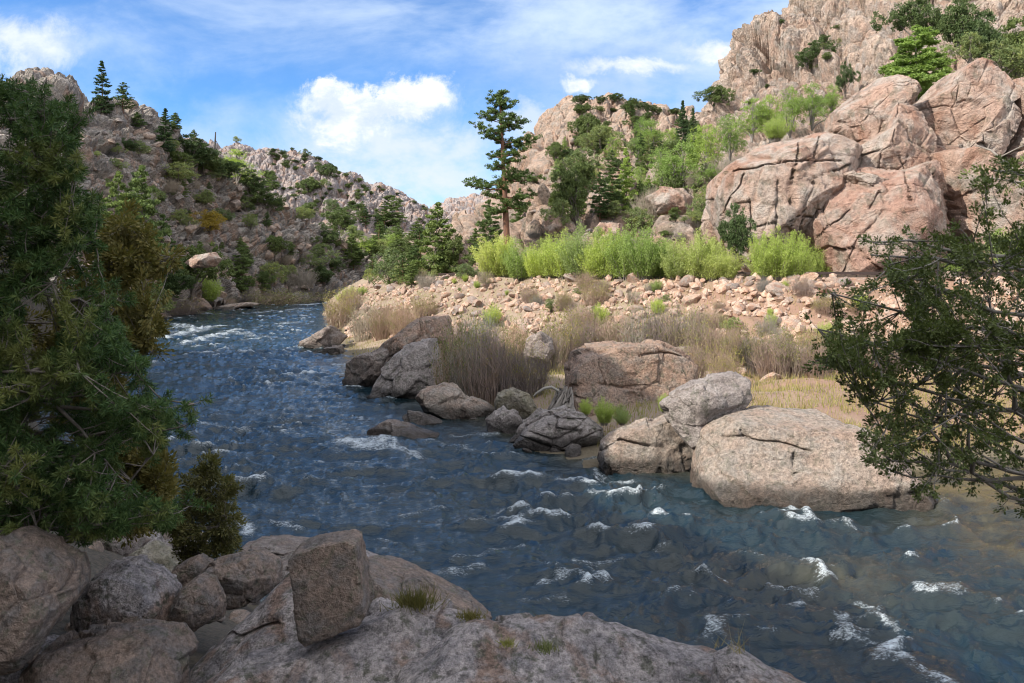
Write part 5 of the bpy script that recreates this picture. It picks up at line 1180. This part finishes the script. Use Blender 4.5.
# ------------------------------------------------------------------ near trees framing the view
def near_tree(name, label, cat, base, lean, height, limbs, polys, D0, D1, ntgt, tuft, leafmat, barkm, seed, tr=.09, twig_r=.004, limb_r=.028, bare=40, step=.11, perlimb=4, holes=-.25, hscale=38):
    """limbs: pixel ends; polys: pixel outlines that the foliage fills; D0..D1: distance range. Real limbs and twigs carry every tuft"""
    g = np.random.default_rng(seed); tb = Buf(); base = np.array(base, float)
    s_ = np.linspace(0, 1, 9)[:, None]; T = base + np.array([lean[0], lean[1], height]) * s_ + g.normal(size=(9, 3)) * .04 * [1, 1, 0]; T[0, 2] -= .3
    tb.tube(T, tr * (1.15 - s_[:, 0]), 8)
    nodes = []; nd = []
    for (ex, ey, D, h_) in limbs:
        E = W(ex, ey, D); i = h_ * 8; a = int(min(i, 7)); S = T[a] + (T[a + 1] - T[a]) * (i - a)
        u_ = np.linspace(0, 1, 14)[:, None]; sag = np.array([0, 0, -1]) * np.linalg.norm(E - S) * (.04 if ex > 800 else .10)
        P = S + (E - S) * u_ + sag * np.sin(u_ * math.pi) + np.cumsum(g.normal(size=(14, 3)) * .022, 0) * (u_ * 1)
        P[1:-1] += g.normal(size=(12, 3)) * .018
        tb.tube(P, limb_r * (1.08 - u_[:, 0]) ** 1.1 + .003, 6); nodes += list(P[3:]); nd += [P[3:]]
        for k in range(perlimb):                      # secondary limbs
            j = g.integers(3, 12); d = unit(unit(P[j + 1] - P[j]) + g.normal(size=3) * .75); L = g.uniform(.25, .7) * np.linalg.norm(E - S) * .35
            if ex > 800 and (HY - (P[j] + d * L - [0, 0, CH])[2] * F / (P[j] + d * L)[1]) > 500: continue
            Q = P[j] + d * L * np.linspace(0, 1, 6)[:, None] + np.cumsum(g.normal(size=(6, 3)) * .014, 0); Q[0] = P[j]
            tb.tube(Q, limb_r * .40 * (1.1 - np.linspace(0, 1, 6)) + .0025, 5); nodes += list(Q[1:])
    nodes = np.array(nodes); cs, ds = [], []
    for N_ in nd:                                      # leafy shoots on the outer part of every limb
        for P_ in N_[-6:]:
            for _ in range(4):
                sd = unit(g.normal(size=3)) * g.uniform(.04, .13); tb.tube([P_, P_ + sd], [twig_r * .6, twig_r * .3], 3); cs.append(P_ + sd); ds.append(unit(sd + unit(N_[-1] - N_[-3]) * .06))
    k = 0; wsum = np.array([w_ for _, w_ in polys], float); wsum /= wsum.sum()
    while k < ntgt:
        poly, _ = polys[g.choice(len(polys), p=wsum)]; P_ = np.array(poly, float)
        px, py = g.uniform(P_[:, 0].min(), P_[:, 0].max()), g.uniform(P_[:, 1].min(), P_[:, 1].max())
        if not inpoly(np.array([px]), np.array([py]), P_)[0]: continue
        if fbm(np.array([[px / hscale, py / hscale, seed]]), 2, seed)[0] < holes: continue
        D = g.uniform(D0, D1); t_ = W(px, py, D)
        d_ = np.linalg.norm(nodes - t_, axis=1); j = np.argsort(d_)[min(2, len(d_) - 1)]; A = nodes[j]; L = np.linalg.norm(t_ - A)
        if L > 1.3: k += .2; continue
        n_ = 6; u_ = np.linspace(0, 1, n_)[:, None]; Q = A + (t_ - A) * u_ + np.array([0, 0, 1]) * L * (.12 * (u_ ** 2 - u_)) + g.normal(size=(n_, 3)) * .02 * L * u_
        tb.tube(Q, twig_r * (1.2 - u_[:, 0] * .8), 4)
        m = max(1, int(min(L, .6) / step)); di = unit(Q[-1] - Q[-3])
        for q_ in range(m):
            f_ = 1 - q_ * step / max(L, .12) * 1.0
            if f_ < .15: break
            i = f_ * (n_ - 1); a = int(min(i, n_ - 2)); c_ = Q[a] + (Q[a + 1] - Q[a]) * (i - a)
            if q_: 
                sd = unit(g.normal(size=3) + di * .6) * step * g.uniform(.3, .8); tb.tube([c_, c_ + sd], [twig_r * .5, twig_r * .3], 3); c_ = c_ + sd; dd = unit(sd + di * .1)
            else: dd = di
            cs.append(c_); ds.append(dd)
        k += 1
    for _ in range(bare):                              # dead grey twigs
        A = nodes[g.integers(len(nodes))]; d = unit(g.normal(size=3) + [0.5, -.4, .1]); L = g.uniform(.12, .42)
        Q = A + d * L * np.linspace(0, 1, 6)[:, None] + np.cumsum(g.normal(size=(6, 3)) * .02, 0); Q[0] = A
        tb.tube(Q, .0045 * (1.1 - np.linspace(0, 1, 6)), 4)
        tb.tube([Q[3], Q[3] + unit(d + g.normal(size=3) * .7) * L * .4], [.0025, .001], 3)
    v, f = tuft(np.array(cs), np.array(ds), g)
    e = empty(name, base); tag(e, label, cat)
    tv, tf = tb.get(); mesh('trunk', tv - base, tf, barkm, True, e); o = mesh('crown', v - base, f, leafmat, False, e)
    return e
def needle_tuft(n, L, w_, spread=1.0):
    def fn(c, d, g):
        N_ = len(c) * n; C_ = np.repeat(c, n, 0); D_ = np.repeat(d, n, 0)
        r_ = unit(g.normal(size=(N_, 3))); dr = unit(D_ * .55 + r_ * spread); back = g.uniform(-.05, .02, N_)[:, None]
        l_ = L * g.uniform(.7, 1.15, N_)[:, None]
        return leaves(C_ + D_ * back + dr * l_ * .5, dr, L, w_, g, .15)
    return fn
def scale_tuft(n, rad, L, w_):
    def fn(c, d, g):
        N_ = len(c) * n; C_ = np.repeat(c, n, 0); D_ = np.repeat(d, n, 0); r_ = unit(g.normal(size=(N_, 3))) * (g.uniform(0, 1, N_) ** .6)[:, None]
        return leaves(C_ + r_ * rad + D_ * rad * .4 * g.uniform(-1, 1, N_)[:, None], r_ + D_ * .8, L, w_, g)
    return fn
PA = [[(-60, 85), (0, 78), (18, 92), (34, 76), (50, 90), (66, 74), (84, 90), (80, 112), (100, 100), (90, 125), (76, 150), (98, 158), (84, 190), (70, 215), (40, 240), (-60, 260)],
      [(-60, 230), (20, 225), (60, 205), (96, 190), (112, 215), (120, 250), (104, 290), (120, 330), (148, 365), (172, 392), (164, 412), (176, 420), (160, 438), (128, 432), (104, 420), (90, 440), (-60, 440)],
      [(-60, 430), (90, 430), (110, 455), (96, 480), (130, 500), (176, 505), (184, 520), (150, 540), (112, 545), (80, 575), (56, 560), (-60, 540)]]
near_tree('near_pine', 'dark green pine with long needles filling the left edge of the picture', 'pine tree', (-5.0, 5.2, 3.0), (.3, .2), 5.0,
          [(80, 112, 5.2, .8), (20, 112, 5.6, .8), (95, 155, 4.9, .85), (70, 210, 5.4, .78), (118, 230, 5.0, .68), (110, 290, 5.5, .6), (150, 370, 5.0, .52), (172, 400, 4.8, .48), (160, 430, 5.2, .42), (90, 350, 4.6, .5), (40, 300, 4.6, .6), (30, 180, 4.8, .8),
           (100, 470, 4.9, .35), (180, 515, 5.2, .25), (130, 530, 5.0, .22), (60, 560, 4.8, .15), (40, 480, 4.5, .3), (20, 400, 4.5, .42), (85, 420, 5.3, .42)],
          [(PA[0], .85), (PA[1], 2.7), (PA[2], 1.9)], 4.5, 5.9, 1250, needle_tuft(62, .050, .0066, 1.5), M['fpine'], M['bark'], 401, limb_r=.026, bare=34, step=.085, holes=-.16)
PB = [[(98, 232), (125, 222), (150, 235), (162, 262), (150, 300), (156, 330), (146, 352), (120, 345), (104, 300)], [(90, 440), (130, 435), (145, 425), (168, 455), (176, 480), (160, 520), (120, 540), (96, 500)], [(60, 290), (110, 290), (120, 420), (60, 430)]]
near_tree('near_juniper', 'olive brown juniper growing in and behind the dark left pine', 'juniper', (-7.6, 7.2, 2.6), (.5, .3), 4.6,
          [(125, 230, 7.0, .95), (155, 265, 6.8, .85), (150, 320, 6.9, .75), (140, 350, 6.6, .65), (100, 330, 7.2, .7), (165, 460, 6.8, .4), (170, 490, 7.0, .3), (130, 530, 6.8, .2), (105, 470, 7.2, .4), (90, 400, 7, .55)],
          [(PB[0], .8), (PB[1], 1.2), (PB[2], .8)], 6.4, 7.6, 340, scale_tuft(44, .08, .05, .02), M['olive'], M['bark'], 402, bare=10, step=.11, holes=-.5)
PC = [[(196, 462), (206, 453), (216, 462), (228, 480), (236, 500), (243, 530), (240, 552), (205, 556), (176, 550), (168, 520), (182, 500), (186, 478)]]
near_tree('small_juniper', 'small upright yellowish green juniper between the left pine and the river', 'juniper', (W(205, 575, 8.2)), (0, 0), 1.1,
          [(205, 460, 8.2, .9), (222, 480, 8.1, .7), (236, 520, 8.1, .4), (180, 515, 8.3, .4), (190, 480, 8.2, .7), (215, 545, 8.0, .2), (185, 545, 8.1, .2), (230, 545, 8.2, .2)], [(PC[0], 1)], 7.85, 8.55, 240, scale_tuft(34, .055, .04, .015), M['olive'], M['bark'], 403, tr=.03, limb_r=.012, bare=4, step=.10, holes=-.6, twig_r=.003)
PR = [[(1090, 150), (1024, 156), (990, 158), (972, 166), (992, 186), (972, 205), (950, 232), (925, 246), (905, 238), (880, 240), (872, 252), (892, 262), (868, 276), (842, 282), (850, 300), (880, 300), (930, 300), (1000, 320), (1090, 320)],
      [(1090, 300), (960, 290), (905, 290), (860, 310), (834, 330), (826, 350), (832, 370), (850, 362), (868, 378), (884, 400), (930, 380), (1000, 400), (1090, 410)],
      [(884, 360), (930, 370), (1000, 395), (1090, 400), (1090, 430), (1010, 440), (1000, 470), (968, 482), (945, 492), (918, 500), (905, 482), (868, 462), (846, 452), (850, 436), (880, 424), (862, 408)]]
near_tree('leaning_juniper', 'dark juniper with twisting grey limbs reaching in from the right edge', 'juniper', (4.75, 4.8, 1.2), (-.2, -.2), 5.0,
          [(975, 162, 4.3, .97), (1000, 185, 4.6, .93), (872, 245, 4.4, .86), (930, 245, 4.2, .84), (845, 288, 4.5, .78), (900, 275, 4.1, .78), (832, 340, 4.4, .70), (830, 368, 4.2, .66), (880, 335, 4.1, .7), (950, 320, 4.0, .72), (868, 395, 4.3, .6), (866, 430, 4.4, .56), (905, 432, 4.2, .56),
           (925, 478, 4.3, .53), (985, 455, 4.1, .53), (960, 380, 4.0, .62), (1000, 260, 4.1, .82), (1005, 420, 4.0, .56)],
          [(PR[0], 1.15), (PR[1], 1.5), (PR[2], .5)], 3.7, 4.9, 560, scale_tuft(34, .033, .021, .010), M['fjun'], M['deadwood'], 404, tr=.12, limb_r=.027, bare=10, step=.065, perlimb=5, holes=-.0, hscale=15, twig_r=.0035)

# --- driftwood stump and small plants between the rocks
def stump():
    D = 27.5; b0 = W(560, 412, D); k = D / F; g = np.random.default_rng(9)
    e = empty('tree_stump', b0); tag(e, 'weathered grey tree stump with torn roots standing behind the cracked boulder', 'stump')
    tb = Buf()
    for i in range(80):
        a = i * 2.4; r0 = 15 * g.uniform(.2, 1) ** .5; r1 = r0 * g.uniform(.35, .7); s_ = np.linspace(0, 1, 7); H_ = g.uniform(24, 38) * (1 - .25 * r0 / 15)
        P = np.stack([np.cos(a + s_ * .8) * (r0 + (r1 - r0) * s_) + 5 * s_, np.sin(a + s_ * .8) * (r0 + (r1 - r0) * s_), H_ * s_ - 6], 1) + g.normal(size=(7, 3)) * .5
        tb.tube(P * k, np.linspace(2.6, .7, 7) * k * g.uniform(.6, 1.3), 6)
    mesh('trunk', *tb.get(), M['deadwood'], True, e); tb = Buf()
    tb.tube(np.array([[-2, -6, 22], [-9, -7, 26], [-16, -8, 25], [-24, -9, 20], [-27, -9, 17]]) * k, np.array([1.5, 1.6, 1.4, 1.1, .5]) * k, 6)
    mesh('branch', *tb.get(), M['greystem'], True, e)
stump()
def tuft_thing(name, label, px, py, D, wpx, hpx, n, mat, seed, cat='tuft', wl=.003):
    wpx *= .9
    g = np.random.default_rng(seed); k = D / F; b0 = W(px, py, D); e0 = g.normal(size=(n, 3)) * [wpx * k * .3, wpx * k * .2, .2 * wpx * k * .2]
    d = unit(g.normal(size=(n, 3)) * .45 + [0, 0, 1]); h_ = (hpx * k * g.uniform(.4, 1.05, n))[:, None]; s_ = unit(np.cross(d, g.normal(size=(n, 3)))) * wl
    v = np.stack([e0 - s_, e0 + s_, e0 + d * h_], 1).reshape(-1, 3); o = mesh(name, v, np.arange(3 * n).reshape(-1, 3), mat, loc=b0); return tag(o, label, cat)
tuft_thing('moss_tuft', 'olive green tuft in the crevice between the tilted slab and the hump', 415, 606, 5.3, 34, 26, 420, M['olive'], 1)
tuft_thing('moss_tuft', 'low olive moss along the lower end of the tilted slab', 470, 618, 5.0, 22, 10, 260, M['olive'], 2)
tuft_thing('grass_tuft', 'small green tuft on top of the long bottom slab', 545, 650, 4.25, 22, 12, 130, M['grass'], 3)
tuft_thing('grass_tuft', 'small green tuft in the crack between the two bottom slabs', 506, 645, 4.35, 16, 10, 90, M['grass'], 4)
tuft_thing('grass_tuft', 'thin dry stalks rising at the edge of the bottom slab against the water', 742, 652, 4.2, 18, 34, 16, M['straw'], 5, wl=.0022)
tuft_thing('grass_tuft', 'short dry stalks left of the thin ones on the bottom slab', 718, 648, 4.3, 12, 16, 12, M['straw'], 6, wl=.002)
for k_, l_ in bank.items():
    for e, used in l_:
        if not used:
            for c in list(e.children): bpy.data.objects.remove(c)
            bpy.data.objects.remove(e)
